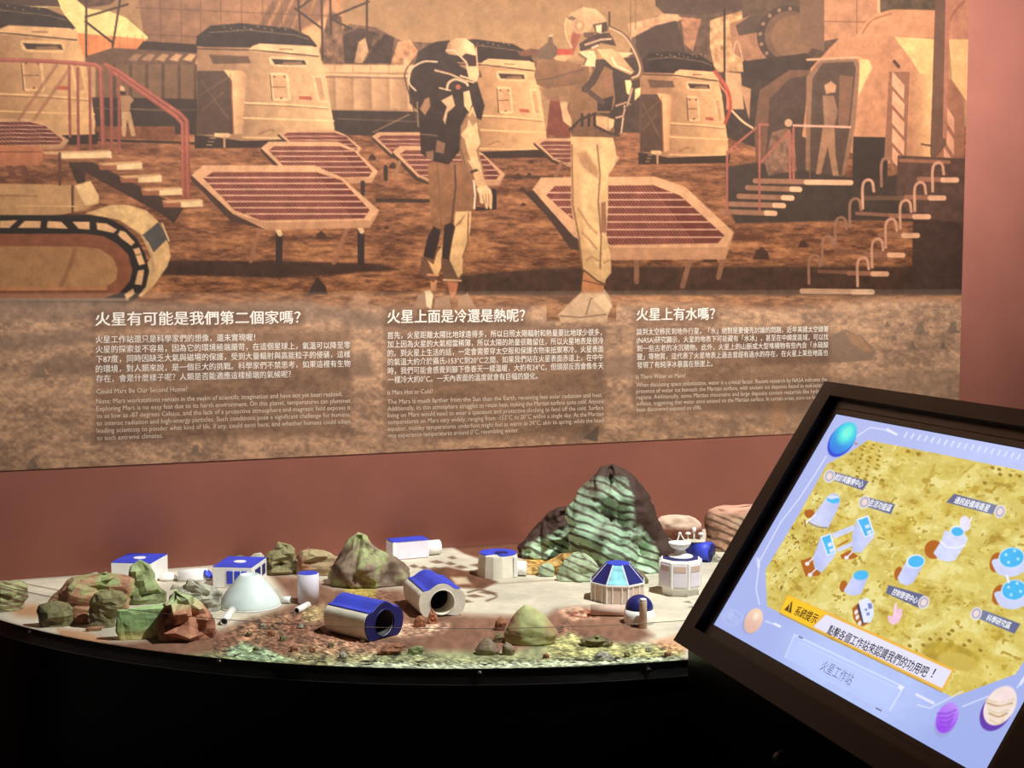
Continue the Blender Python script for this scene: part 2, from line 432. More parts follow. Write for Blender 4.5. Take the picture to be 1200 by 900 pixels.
    for i, x in enumerate(range(150, 228, 16)): K.poly([(x, 70), (x + 8, 63), (x + 16, 64), (x + 10, 72)], (214, 160, 110), 2, 0.35 + 0.13 * i)
    K.poly([(112, 75), (232, 76), (232, 122), (112, 122)], (112, 82, 60))
    for x in range(134, 232, 19): K.line([(x, 77), (x, 120)], 4, (84, 62, 48))
    K.poly([(108, 114), (234, 116), (234, 158), (108, 154)], (60, 47, 40))
    K.line([(108, 127), (234, 129)], 0.8, (112, 88, 66)); K.line([(155, 128), (200, 130)], 0.8, (128, 100, 76))
    K.poly([(112, 148), (205, 148), (205, 164), (112, 162)], (118, 72, 50), noise=0.2); K.line([(112, 164), (235, 168)], 3, (62, 46, 38))
    # padded fence
    K.poly([(368, 74), (480, 78), (480, 134), (370, 132)], (150, 112, 80))
    for x in range(372, 484, 21):
        K.poly([(x, 90), (x + 19, 90), (x + 20, 128), (x + 1, 128)], (196, 150, 108), 2.5, c2=(150, 108, 76), g=((x, 0), (x + 24, 0)))
        K.poly([(x, 76), (x + 20, 76), (x + 20, 85), (x, 85)], (206, 158, 112), 2)
    K.line([(370, 87), (482, 89)], 2.4, (206, 160, 116)); K.line([(370, 90), (482, 92)], 1.2, (110, 80, 60))
    K.poly([(380, 129), (500, 131), (500, 160), (385, 158)], (60, 47, 40)); K.line([(395, 139), (500, 143)], 1, (110, 84, 62))
    K.line([(437, 155), (480, 134)], 1, (150, 116, 84))
    K.poly([(634, 66), (700, 74), (700, 152), (634, 152)], (156, 114, 80), noise=0.15)
    K.poly([(694, 70), (760, 66), (760, 156), (694, 154)], (72, 55, 45), noise=0.15)
    K.poly([(846, 84), (956, 84), (956, 200), (846, 158)], (66, 52, 44), noise=0.15)
    # habitats: outline of one, placed four times
    def hab(a, sx, b, sy, dull=0.0, tint=(1, 1, 1)):
        T = lambda pts: [(a + sx * x, b + sy * y) for x, y in pts]
        c = lambda v: tuple(np.asarray(v, float) * np.asarray(tint) * (1 - dull) + np.asarray((110, 80, 58)) * dull)
        K.poly(T([(228, 158), (300, 160), (396, 160), (394, 172), (228, 174)]), c((58, 44, 37)))
        K.poly(T([(231, 54), (373, 56), (376, 70), (382, 92), (392, 150), (391, 162), (283, 165), (231, 158)]), c((146, 106, 76)), c2=c((212, 166, 116)), g=((a + sx * 262, 0), (a + sx * 384, 0)))
        K.poly(T([(229, 54), (231, 42), (247, 30), (282, 27), (340, 33), (362, 42), (372, 54), (364, 57), (240, 55)]), c((54, 42, 36)), noise=0.15)
        K.line(T([(246, 38), (290, 35), (345, 41), (362, 46)]), 1.0, c((110, 88, 70)))
        for q in range(12): K.line(T([(262 + q * 8, 31 + (q * 7) % 5), (263 + q * 8, 31.5 + (q * 7) % 5)]), 1.0, c((170, 136, 104)), 0.8)
        K.poly(T([(296, 54), (304, 51), (366, 54), (372, 57), (373, 65), (330, 63), (290, 60)]), c((216, 168, 120)))
        K.line(T([(230, 57), (300, 59), (373, 66)]), 1.6, c((70, 52, 42))); K.line(T([(328, 57.5), (343, 58)]), 1.4, c((120, 88, 64)))
        K.poly(T([(315, 68), (318, 66), (357, 67.5), (361, 70), (361, 77), (358, 79), (322, 78), (317, 75)]), c((220, 174, 124)))
        K.poly(T([(318, 69), (357, 70.5), (359, 76), (322, 75.5)]), c((66, 50, 42))); K.poly(T([(332, 73), (352, 72), (357, 76), (330, 76)]), c((130, 96, 70)), 2)
        K.poly(T([(245, 64), (291, 66), (294, 74), (250, 75)]), c((92, 68, 52))); 
        K.poly(T([(316, 87), (318, 85), (335, 85.5), (338, 88), (341, 116), (339, 118), (322, 118), (319, 116)]), c((222, 176, 126)), 1)
        K.poly(T([(318.5, 88), (335, 88), (338, 115), (321, 115.5)]), c((186, 140, 100))); K.line(T([(319, 102), (334, 102)]), 1.3, c((120, 84, 60)))
        K.line(T([(316.5, 88), (319, 117)]), 1.4, c((90, 66, 50)))
        for p in ((321, 90), (333, 90), (329, 115)): K.line(T([p, (p[0] + 1, p[1])]), 2.2, c((110, 80, 60)))
        K.poly(T([(366, 89), (377, 88), (383, 119), (376, 121), (371, 117)]), c((222, 176, 126)), 1); K.poly(T([(369, 91), (376, 90.5), (381, 117), (375, 118)]), c((186, 138, 98)))
        K.poly(T([(350, 112.5), (365, 113), (366, 117), (351, 116.5)]), c((166, 84, 62)))
        K.line(T([(287, 120.5), (340, 122.5), (385, 126)]), 1.8, c((226, 180, 128))); K.line(T([(285, 138), (340, 140), (391, 141.5)]), 1.8, c((226, 180, 128)))
        K.line(T([(287, 122.5), (340, 124.5), (385, 128)]), 1.0, c((130, 94, 68))); K.line(T([(285, 161), (340, 162), (391, 161)]), 1.6, c((222, 172, 120)))
        K.line(T([(303, 157), (316, 152), (321, 153)]), 1.2, c((130, 88, 62)))
        K.poly(T([(231, 83), (272, 83), (273, 157), (231, 158)]), c((80, 60, 48)))
        for l in ([(236, 95), (268, 140)], [(234, 112), (268, 90)], [(236, 130), (262, 108)]): K.line(T(l), 2, c((100, 76, 58)), 0.8)
        K.poly(T([(262, 82), (284, 83), (289, 88), (284, 156), (274, 158), (272, 95)]), c((222, 170, 118)), c2=c((176, 130, 92)), g=((a + sx * 270, 0), (a + sx * 292, 0)))
        K.line(T([(270, 86), (274, 157)]), 1, c((150, 80, 58)))
        K.poly(T([(251, 156), (268, 156), (271, 158), (268, 161), (252, 160)]), c((216, 170, 122))); K.line(T([(263, 160), (263, 172)]), 2.5, c((180, 134, 96)))
        for q in range(3): K.line(T([(246 - q * 2, 162 + q * 4), (252 - q * 2, 162 + q * 4)]), 1.2, c((150, 120, 92)))
    hab(-339, 1.15, -29, 1.15, 0.0, (0.98, 0.95, 0.9))
    hab(0, 1, 0, 1)
    hab(338.5, 0.771, 19.8, 0.958, 0.0, (1.02, 0.98, 0.94))
    hab(601.7, 0.642, 35.2, 0.906, 0.0, (1.0, 0.96, 0.93))
    K.poly([(850, 84), (868, 86), (872, 128), (852, 128)], (186, 140, 100)); K.curve([(838, 84), (852, 104), (856, 125), (850, 144)], 4, (166, 74, 54)); K.curve([(843, 98), (852, 112), (852, 128)], 2, (196, 106, 76))
    K.poly([(645, 113), (668, 112), (670, 160), (640, 158)], (112, 60, 46), noise=0.1); K.poly([(655, 113), (668, 112), (670, 150), (660, 142)], (206, 158, 112))
    K.curve([(858, 130), (870, 142), (882, 150)], 2.5, (214, 174, 128)); K.poly([(868, 100), (880, 104), (878, 140), (874, 126)], (176, 126, 90))
    # trusses
    for l in ([(101, -80), (101, 66)], [(150, -60), (132, 55)], [(100, 20), (150, 5)], [(100, 25), (132, 50)], [(346, -60), (352, 40)], [(376, -60), (378, 70)], [(346, 10), (378, 34)], [(376, -10), (350, 10)], [(386, -40), (388, 40)], [(430, -40), (430, 40)], [(388, 20), (432, 2)], [(388, 22), (412, 34)]):
        K.line(l, 2.6, (66, 48, 38))
    # dark strips of shade across the ground
    K.poly([(440, 232), (530, 234), (530, 238), (440, 237)], (64, 46, 36)); K.poly([(565, 205), (660, 206), (660, 210), (565, 209)], (80, 54, 40))
    K.poly([(-60, 300), (180, 305), (330, 306), (440, 309), (468, 316), (330, 326), (190, 322), (-60, 330)], (66, 44, 34), 3, noise=0.2)
    K.poly([(540, 322), (640, 314), (760, 312), (860, 312), (1140, 312), (1140, 346), (520, 346)], (72, 50, 38), 4, noise=0.25)
    K.poly([(360, 345), (372, 324), (382, 336), (384, 345)], (60, 44, 36))
    for x, y, r in ((607, 208, 5), (612, 222, 4), (622, 190, 3), (613, 240, 3), (376, 277, 7), (436, 185, 5), (460, 195, 5), (453, 267, 3), (832, 303, 9), (892, 299, 10), (941, 287, 6), (620, 205, 3)):
        K.poly([(x - r, y + r * .5), (x - r * .6, y - r * .5), (x + r * .1, y - r), (x + r * .8, y - r * .3), (x + r, y + r * .5)], (70, 46, 36))
    # solar panels
    MO = S([(65, 300), (130, 248), (730, 248), (875, 310), (1080, 490), (1035, 548), (470, 560), (290, 510)], 210, 140, 4.615)
    MC = S([(130, 318), (180, 285), (745, 285), (880, 330), (1030, 490), (1000, 535), (440, 545), (300, 490)], 210, 140, 4.615)
    BO = [(624, 222), (634, 208), (767, 207), (803, 219), (860, 272), (851, 290), (718, 291), (672, 277)]
    BC = [(640, 229), (650, 218), (766, 217), (797, 229), (849, 276), (841, 285), (716, 287), (690, 274)]
    def panel(o, c, a=1.0, rows=7, cols=26, thick=8.0, dim=1.0):
        o = np.array(o); c = np.array(c); f = lambda v: tuple(np.asarray(v) * dim)
        k = np.abs(o[1][1] - o[5][1]) / 65.0
        K.poly([o[0], o[7], o[6], o[6] + (0, thick * k), o[7] + (-3 * k, thick * k), o[0] + (-1, 5 * k)], f((72, 52, 42)))
        K.poly([o[7], o[6], o[5], o[4], o[4] + (-1, 4 * k), o[5] + (-1, thick * k), o[6] + (0, thick * k)], f((190, 136, 98)))
        K.poly(o, f((216, 160, 116))); K.poly(c, f((108, 56, 45)), noise=0.15)
        tl, tr, br, bl = c[0] * .35 + c[1] * .65, c[2], c[4] * .5 + c[5] * .5, c[6]
        L0 = c[1]; R0 = c[2]; L1 = c[6] + (c[1] - c[6]) * 0; R1 = c[5]
        lo = lambda y, e0, e1: e0[0] + (e1[0] - e0[0]) * (y - e0[1]) / (e1[1] - e0[1])
        y0, y1 = c[1][1], c[6][1]
        le = [c[1], c[0], c[7], c[6]]; re = [c[2], c[3], c[4], c[5]]
        def edge(E, y):
            for p, q in zip(E, E[1:]):
                if (p[1] - y) * (q[1] - y) <= 0 and p[1] != q[1]: return lo(y, p, q)
            return E[-1][0]
        sk = (c[6][0] - c[1][0]) / (c[6][1] - c[1][1])
        for i in range(cols + 14):
            x = c[1][0] - 14 * (c[2][0] - c[1][0]) / cols + i * (c[2][0] - c[1][0]) / cols
            seg = []
            for y in np.linspace(y0 + .5, y1 - .5, 12):
                xx = x + sk * (y - y0) * 0.8
                if edge(le, y) < xx < edge(re, y): seg.append((xx, y))
            if len(seg) > 1: K.line(seg, 1.0 * min(1, k + .3), f((182, 118, 96)), 0.6)
        for i in range(1, rows):
            y = y0 + (y1 - y0) * (i / rows) ** 1.05
            K.line([(edge(le, y) + 1, y), (edge(re, y) - 1, y)], 1.5 * min(1, k + .2), f((226, 172, 142)), 0.95)
    def mapped(x0, y0, x1, y1):
        f = lambda P: [(x0 + (x - 224) / 220 * (x1 - x0), y0 + (y - 193.7) / 68 * (y1 - y0)) for x, y in P]
        return f(MO), f(MC)
    panel(*mapped(-60, 139, 81, 172), rows=6, cols=16, dim=0.9)
    panel(*mapped(326, 152, 424, 180), rows=5, cols=18, dim=0.92)
    panel(*mapped(306, 166, 443, 211), rows=6, cols=22, dim=0.96)
    panel(*mapped(436, 155, 540, 186), rows=5, cols=18, dim=0.92)
    panel(*mapped(460, 171, 592, 214), rows=6, cols=22, dim=0.95)
    panel(*mapped(626, 162, 726, 192), rows=5, cols=18, dim=0.92)
    for p in ((425, 214), (452, 196)): K.line([p, (p[0], p[1] + 14)], 5, (60, 44, 38))
    K.line([(468, 190), (463, 206)], 4, (150, 108, 78)); K.line([(658, 190), (651, 206)], 4, (140, 96, 68))
    for a, b in (((304, 268), (294, 306)), ((407, 268), (391, 308))): K.line([a, b], 4.5, (150, 100, 72))
    for x, y0, y1 in ((327, 270, 311), (423, 267, 308)):
        K.line([(x, y0 + 4), (x, y1)], 8, (56, 42, 38), soft=1); K.line([(x - 1, y0), (x + 1, y0 + 4)], 6, (222, 178, 130))
    panel(MO, MC, rows=8, cols=34)
    K.poly([(613, 224), (626, 224), (674, 278), (676, 284), (660, 270), (636, 248)], (64, 48, 40))
    for a, b in (((746, 300), (746, 330)), ((810, 300), (800, 335)), ((850, 292), (842, 325))): K.line([a, b], 6, (140, 96, 70))
    panel(BO, BC, rows=8, cols=30, thick=11)
    # astronaut on a walkway, far left
    K.ell(142, 105, 4.5, 4.5, (200, 156, 112)); K.poly([(138, 106), (147, 107), (147, 112), (139, 112)], DK)
    K.poly([(140, 112), (152, 112), (157, 117), (153, 122), (152, 131), (142, 131)], (160, 116, 82)); K.poly([(142, 131), (153, 131), (159, 159), (154, 160), (149, 140), (147, 160), (143, 160)], (184, 140, 98))
    # railings and stairs, left
    RR = (142, 78, 64); RL = (176, 98, 78)
    for l in ([(-60, 68), (60, 72), (112, 76), (118, 80), (121, 170)], [(124, 76), (138, 83), (212, 134), (219, 142), (221, 232)], [(128, 82), (134, 86), (206, 136), (214, 145), (215, 232)]):
        K.line(l, 5, RR); K.line([(x - .6, y - 1) for x, y in l], 1.5, RL)
    for x0, y0, x1, y1 in ((91, 80, 92, 178), (105, 80, 106, 178), (130, 84, 131, 178), (139, 90, 140, 178), (81, 78, 82, 160)): K.line([(x0, y0), (x1, y1)], 3.4, RR)
    for x0, y0, x1, y1 in ((66, 77, 22, 140), (82, 80, 40, 140)): K.line([(x0, y0), (x1, y1)], 4, (150, 100, 72), 0.8)
    K.poly([(80, 190), (108, 190), (215, 244), (204, 262), (188, 250), (100, 202), (100, 215), (90, 215)], (66, 48, 40))
    for x0, x1, y in ((48, 130, 178), (115, 166, 191), (140, 189, 206), (165, 213, 221), (190, 237, 235)):
        K.poly([(x0, y), (x1, y), (x1 + 2, y + 4), (x1, y + 8), (x0 + 2, y + 8)], (150, 92, 66)); K.poly([(x0, y), (x1 - 2, y - 2), (x1 + 2, y + 1), (x0 + 6, y + 3)], (206, 156, 108))
        K.poly([(x0 + 22, y + 2), (x1, y), (x1 + 1, y + 7), (x0 + 22, y + 8)], (234, 196, 142))
    K.poly([(-60, 170), (46, 171), (50, 176), (50, 188), (44, 194), (-60, 196)], (176, 108, 74)); K.line([(-60, 178), (48, 178)], 1.5, (120, 70, 50))
    for x in (6, 22): K.poly([(x, 194), (x + 8, 194), (x + 16, 210), (x + 6, 210)], (110, 66, 50))
    # tracked vehicle
    K.poly([(-60, 214), (88, 217), (106, 212), (116, 230), (116, 238), (98, 246), (60, 254), (-60, 254)], (184, 138, 92)); K.poly([(88, 218), (106, 212), (116, 230), (115, 238), (100, 241)], (226, 182, 126))
    K.line([(0, 229), (44, 230)], 1.2, (130, 90, 62)); K.line([(85, 218), (85, 250)], 3, (90, 62, 46)); K.line([(70, 180), (70, 216)], 3.5, (96, 60, 46)); K.line([(20, 241), (90, 242)], 1, (216, 170, 118))
    tr = [(100, 250), (130, 240), (150, 240), (172, 247), (188, 262), (198, 288), (200, 300), (196, 312), (180, 335), (165, 348), (150, 340), (178, 300), (165, 275), (140, 258)]
    K.poly(tr, (216, 170, 114), noise=0.12); K.poly([(125, 248), (150, 242), (172, 250), (182, 262), (166, 274), (150, 262)], (224, 180, 122), noise=0.15)
    K.poly([(166, 276), (186, 260), (196, 280), (180, 296), (174, 284)], (80, 76, 72)); K.line([(190, 262), (198, 282)], 1.6, (228, 190, 140)); K.line([(168, 278), (178, 300), (180, 318)], 3, (190, 150, 106))
    belt = [(-60, 252), (105, 252), (125, 255), (145, 265), (160, 279), (170, 297), (175, 318), (171, 336), (158, 352), (140, 362), (-60, 362)]
    K.poly(belt, (44, 37, 34), noise=0.05)
    K.poly([(-60, 274), (100, 274), (122, 277), (138, 286), (150, 298), (155, 316), (152, 330), (140, 343), (120, 350), (-60, 350)], (132, 78, 52), noise=0.15)
    K.poly([(-60, 288), (98, 289), (118, 292), (132, 302), (138, 316), (136, 328), (124, 336), (-60, 338)], (164, 116, 76), c2=(176, 128, 84), g=((0, 288), (0, 338)))
    K.line([(88, 292), (82, 312), (72, 334)], 5, (128, 84, 56), 0.6, 3); K.line([(-60, 339), (124, 338)], 4, (206, 140, 92), .8)
    for q in ([(0, 259), (20, 258), (11, 267), (0, 267)], [(29, 259), (48, 259), (47, 267), (21, 267)], [(56, 259), (72, 260), (80, 268), (55, 267)], [(85, 260), (105, 260), (105, 269), (92, 268)], [(113, 261), (125, 262), (137, 269), (133, 273), (114, 269)], [(141, 270), (147, 272), (158, 284), (154, 288), (143, 280), (138, 275)], [(156, 292), (163, 290), (166, 297), (159, 299)], [(159, 300), (166, 298), (170, 309), (163, 311)], [(162, 317), (169, 316), (166, 334), (158, 333)], [(146, 345), (156, 338), (158, 344), (148, 352)]):
        K.poly(q, (224, 172, 120))
    # base camp, right
    K.poly([(868, -60), (1000, -60), (1000, 90), (940, 100), (872, 88)], (88, 67, 52), noise=0.15)
    K.poly([(965, -60), (1028, -60), (1030, 25), (1012, 40), (965, 48)], (178, 122, 88), noise=0.1); K.line([(1028, -60), (1030, 22)], 3, (214, 156, 114)); K.line([(966, 25), (1024, 26)], 1.2, (130, 86, 62)); K.line([(1004, 0), (1004, 40)], 1.2, (140, 94, 68))
    K.poly([(855, 28), (880, 18), (900, 18), (900, 75), (880, 74), (858, 62)], (150, 104, 76), noise=0.1); K.poly([(862, 30), (880, 18), (898, 17), (898, 36), (866, 42)], (80, 62, 50))
    K.curve([(858, 66), (864, 48), (872, 76)], 1.5, (190, 140, 104))
    K.ell(925, 42, 38, 36, (74, 56, 46)); K.ell(926, 42, 30, 29, (104, 76, 58)); K.ell(929, 43, 25, 25, (122, 88, 64))
    for i in range(9):
        an = 1.7 + i * .38; K.line([(925 + 34 * math.cos(an), 42 + 32 * math.sin(an)), (925 + 34.6 * math.cos(an), 42.5 + 32 * math.sin(an))], 4, (140, 106, 80))
    K.poly([(936, -60), (966, -60), (966, 60), (938, 52)], (112, 82, 62)); K.poly([(870, 72), (945, 62), (960, 80), (930, 100), (872, 90)], (62, 48, 40))
    K.poly([(1030, -60), (1100, -60), (1100, 16), (1032, 22)], (84, 66, 50), noise=0.3)
    K.poly([(1003, 42), (1012, 28), (1026, 16), (1046, 11), (1098, 12), (1098, 44), (1003, 44)], (196, 134, 94), noise=0.08); K.curve([(1010, 40), (1022, 24), (1044, 16)], 2, (156, 100, 72))
    K.poly([(890, 106), (925, 82), (950, 82), (950, 210), (886, 200), (884, 150)], (104, 74, 56), noise=0.1); K.poly([(902, 116), (925, 92), (950, 88), (950, 210), (896, 204)], (76, 58, 48))
    K.poly([(950, 80), (985, 43), (1050, 42), (1098, 46), (1098, 192), (1036, 192), (940, 160)], (186, 126, 90), noise=0.1)
    K.poly([(1048, 43), (1098, 46), (1098, 90), (1078, 86), (1068, 70)], (230, 176, 114)); K.poly([(1070, 86), (1098, 88), (1094, 186), (1062, 186)], (176, 120, 86), c2=(236, 180, 120), g=((1068, 0), (1094, 0)))
    K.poly([(945, 90), (962, 70), (1004, 68), (1008, 78), (1002, 150), (990, 205), (944, 205)], (136, 98, 74)); K.poly([(952, 92), (964, 74), (1000, 72), (1003, 80), (996, 150), (986, 205), (948, 205)], (82, 63, 51))
    K.poly([(984, 88), (1000, 90), (994, 150), (982, 150)], (120, 84, 64)); K.poly([(1008, 68), (1019, 71), (1022, 80), (1012, 100), (1006, 112)], (234, 184, 120), 2); K.line([(946, 70), (1008, 67)], 2.5, (200, 148, 110))
    K.poly([(1000, 160), (1040, 161), (1040, 240), (998, 240)], (58, 47, 40)); K.poly([(1042, 84), (1066, 84), (1062, 188), (1036, 188)], (140, 94, 70))
    for i in range(5): K.poly([(1046, 84 + i * 22), (1060, 100 + i * 22), (1059, 116 + i * 22), (1045, 100 + i * 22)], (222, 156, 118))
    K.line([(1048, 72), (1053, 78)], 4, (84, 58, 46))
    K.poly([(1112, 46), (1136, 46), (1134, 120), (1116, 94)], (228, 168, 112)); K.poly([(1110, -60), (1140, -60), (1138, 46), (1112, 46)], (176, 116, 88), noise=0.1); K.curve([(1113, 24), (1120, 12), (1130, 2)], 3, (150, 94, 72))
    K.poly([(1104, 90), (1116, 94), (1130, 116), (1130, 190), (1100, 190)], (150, 98, 74)); 
    for i in range(3): K.poly([(1106, 120 + i * 26), (1118, 138 + i * 26), (1118, 156 + i * 26), (1106, 138 + i * 26)], (212, 150, 114))
    K.poly([(1098, -60), (1114, -60), (1109, 170), (1092, 190), (1090, 180)], (106, 76, 60)); K.line([(1112, -60), (1107, 160)], 5, (168, 108, 84)); K.line([(1080, 169), (1092, 171)], 2, (90, 62, 50))
    K.poly([(850, 196), (885, 190), (1020, 212), (1130, 185), (1134, 262), (1020, 258), (862, 262), (852, 240)], (66, 53, 45), 3, noise=0.1)
    K.poly([(966, 100), (974, 95), (980, 100), (979, 108), (968, 110)], (176, 128, 94)); K.poly([(964, 112), (977, 112), (982, 130), (978, 148), (966, 148)], (140, 102, 78)); K.poly([(964, 150), (978, 150), (979, 180), (983, 206), (976, 206), (970, 172), (962, 204), (956, 204)], (156, 112, 82))
    K.ell(924, 144, 4.5, 4.5, (190, 146, 108)); K.poly([(905, 155), (922, 150), (930, 158), (934, 200), (900, 206), (896, 190)], (124, 90, 70), noise=0.4)
    K.poly([(1052, 182), (1134, 186), (1134, 345), (1080, 345), (1075, 260), (1050, 232)], (88, 63, 52), noise=0.15); K.poly([(1070, 255), (1134, 262), (1134, 345), (1068, 345)], (72, 52, 44), noise=0.15)
    K.line([(1055, 188), (1112, 190)], 4, (150, 98, 74)); K.line([(1012, 232), (1090, 232)], 5, (104, 76, 60)); K.line([(1004, 250), (1078, 254)], 4, (134, 92, 70)); K.line([(980, 294), (1050, 300)], 4, (120, 80, 60)); K.line([(960, 318), (1010, 320)], 4, (120, 82, 62))
    for x0, x1, x2, y in ((885, 945, 997, 212), (876, 928, 937, 220), (866, 918, 928, 230), (856, 908, 918, 239), (845, 898, 908, 248)):
        K.line([(x0, y), (x2, y + 2)], 6, (150, 105, 80)); K.line([(x1, y + 1.6), (x2, y + 2)], 6, (232, 176, 134))
    for l in ([(852, 250), (852, 178), (886, 150)], [(890, 246), (890, 146)], [(892, 190), (925, 153), (926, 210)], [(862, 172), (866, 176)], [(890, 146), (900, 146)], [(930, 210), (930, 150)]): K.line(l, 2.6, (160, 92, 76))
    K.line([(930, 147), (996, 149)], 2.6, (216, 160, 130)); K.line([(949, 150), (949, 210)], 1.2, (120, 90, 72))
    for x, y in ((1109, 211), (1094, 232), (1076, 254), (1063, 276), (1046, 299), (1027, 321)):
        K.line([(x - 32, y - 1), (x + 12, y)], 5.5, (150, 100, 76)); K.line([(x - 4, y), (x + 12, y)], 6, (230, 172, 132))
    for x, y in ((1100, 196), (1079, 219), (1062, 240), (1045, 262), (1029, 285), (1012, 307), (1040, 190), (1018, 216), (1003, 238), (986, 260), (971, 282), (955, 304)):
        br = x > 1006 and y > 195
        K.curve([(x - 7, y + 28), (x - 7, y + 2), (x - 2, y - 5), (x + 4, y - 3), (x + 6, y + 8)], 3.2, (206, 150, 118) if br else (150, 106, 82))
    # astronaut seen from behind
    A = lambda pts: S(pts, 460, 20, 5.0); B = lambda pts: S(pts, 460, 190, 5.0)
    LT = (222, 176, 122); SH = (146, 102, 70); BK = (52, 39, 34)
    K.poly(B([(185, 755), (220, 750), (238, 775), (228, 862), (198, 850)]), (236, 204, 160)); K.poly(B([(385, 800), (440, 765), (495, 862), (380, 866)]), (166, 124, 92)); K.poly(B([(120, 860), (150, 780), (190, 760), (200, 860)]), (150, 110, 84)); K.poly(B([(250, 800), (330, 780), (345, 862), (240, 862)]), (156, 116, 90))
    K.poly(B([(220, 690), (262, 690), (255, 750), (225, 752)]), (196, 134, 92)); K.poly(B([(322, 700), (386, 705), (372, 772), (345, 800), (330, 760)]), (190, 116, 78))
    K.poly(B([(170, 560), (270, 490), (295, 500), (285, 600), (270, 670), (240, 705), (160, 655)]), (112, 76, 54)); K.poly(B([(205, 575), (240, 600), (262, 530), (292, 490), (285, 620), (262, 668), (240, 650)]), (224, 172, 112))
    K.poly(B([(285, 560), (345, 590), (404, 680), (385, 700), (305, 700), (290, 640)]), (104, 72, 54))
    K.poly(B([(205, 20), (230, 0), (450, 0), (470, 60), (478, 130), (470, 270), (460, 295), (370, 295), (340, 362), (300, 385), (230, 385), (222, 300), (213, 150)]), (138, 93, 63), noise=0.12)
    K.poly(B([(370, 290), (462, 288), (455, 400), (440, 480), (412, 560), (408, 650), (385, 680), (335, 575), (350, 460), (355, 400)]), (220, 172, 116), noise=0.1); K.poly(B([(360, 380), (430, 300), (400, 360)]), (150, 104, 70), 2); K.line(B([(445, 300), (440, 470), (410, 560)]), 1.6, (120, 84, 58))
    K.line(B([(365, 20), (370, 150), (345, 360)]), 2.2, (84, 58, 44)); K.line(B([(260, 0), (272, 150), (285, 380)]), 1.4, (118, 80, 56)); K.line(B([(300, 690), (400, 694)]), 2.2, (222, 166, 122)); K.line(B([(205, 660), (266, 662)]), 2.4, (214, 150, 104))
    K.poly(B([(180, 550), (205, 440), (240, 375), (282, 402), (272, 460), (240, 570)]), BK); K.poly(B([(303, 370), (345, 352), (368, 380), (352, 450), (330, 575), (290, 562)]), BK)
    K.poly(A([(370, 560), (440, 530), (500, 600), (520, 700), (505, 790), (530, 880), (545, 910), (440, 910), (390, 800), (380, 700)]), (150, 106, 74), noise=0.1)
    K.poly(B([(580, 150), (610, 160), (610, 275), (590, 282), (484, 286), (490, 262), (575, 268)]), BK)
    K.poly(B([(440, -10), (515, 0), (530, 70), (552, 140), (500, 152), (478, 90), (470, 40)]), LT, c2=(196, 148, 102), g=((545, 0), (570, 0))); K.line(B([(462, 58), (508, 40)]), 3, (64, 48, 40))
    K.poly(B([(490, 152), (550, 136), (578, 165), (586, 200), (582, 272), (572, 278), (562, 240), (556, 274), (546, 272), (540, 222), (528, 246), (512, 236), (508, 190)]), (224, 178, 128))
    for l in ([(545, 190), (552, 240)], [(562, 190), (566, 240)], [(527, 190), (532, 225)]): K.line(B(l), 1.0, (150, 106, 76))
    K.line(B([(476, 110), (484, 190), (478, 270)]), 2, (232, 206, 170))
    bp = [(150, 200), (250, 145), (335, 135), (330, 215), (400, 290), (480, 330), (500, 390), (540, 520), (520, 605), (455, 575), (440, 560), (400, 640), (395, 780), (330, 865), (240, 845), (165, 800), (158, 560), (100, 505), (95, 400), (110, 320), (140, 250)]
    K.poly(A(bp), (56, 42, 36), noise=0.15)
    K.poly(A([(430, 285), (497, 268), (507, 335), (490, 382), (445, 352)]), (222, 176, 124)); K.poly(A([(415, 440), (450, 430), (465, 510), (450, 560), (420, 520)]), (216, 170, 120)); K.poly(A([(470, 520), (490, 580), (505, 700), (515, 740), (490, 780), (520, 905), (475, 880), (440, 790), (425, 720), (400, 690), (440, 640), (445, 570)]), LT, noise=0.15)
    K.poly(A([(440, 590), (470, 560), (500, 610), (470, 640)]), (130, 92, 66), 2, .7); K.line(A([(400, 700), (395, 760), (430, 880)]), 1.5, (110, 78, 56))
    K.poly(A([(310, 205), (325, 152), (370, 122), (430, 125), (475, 160), (494, 220), (478, 246), (400, 228), (330, 218)]), (226, 178, 126), c2=(150, 108, 76), g=((545, 0), (522, 0)), rnd=False)
    K.poly(A([(410, 225), (430, 212), (497, 228), (492, 288), (440, 288)]), (66, 44, 38)); K.line(A([(316, 195), (360, 195), (430, 262), (440, 285)]), 2, (206, 166, 126)); K.line(A([(490, 180), (498, 300)]), 1.6, (210, 160, 116))
    K.line(A([(250, 312), (340, 335), (420, 370), (475, 382)]), 2.2, (190, 150, 112)); K.line(A([(400, 345), (480, 370)]), 2.2, (206, 168, 128)); K.curve(A([(318, 425), (330, 385), (370, 365), (430, 385), (440, 400)]), 2.6, (206, 166, 124)); K.ell(537, 102, 3, 3, (170, 90, 70))
    K.poly(A([(285, 490), (350, 455), (366, 520), (322, 560), (308, 632), (296, 600), (318, 525)]), (206, 158, 114)); K.poly(A([(160, 540), (190, 480), (215, 470), (222, 520), (190, 575)]), (150, 106, 76)); K.poly(A([(260, 720), (310, 740), (300, 800), (250, 790)]), (128, 90, 66)); K.poly(A([(195, 790), (240, 780), (240, 840), (200, 830)]), (130, 92, 68))
    K.curve(A([(155, 640), (80, 390), (75, 320), (120, 252)]), 1.6, (84, 62, 48)); K.curve(A([(135, 430), (98, 385), (105, 310), (180, 262), (260, 262)]), 2.0, (200, 164, 126)); K.line(A([(275, 415), (340, 430)]), 1.6, (210, 170, 126)); K.line(A([(145, 500), (150, 640)]), 1.2, (150, 116, 86)); K.line(A([(160, 685), (260, 695)]), 1.2, (120, 92, 70))
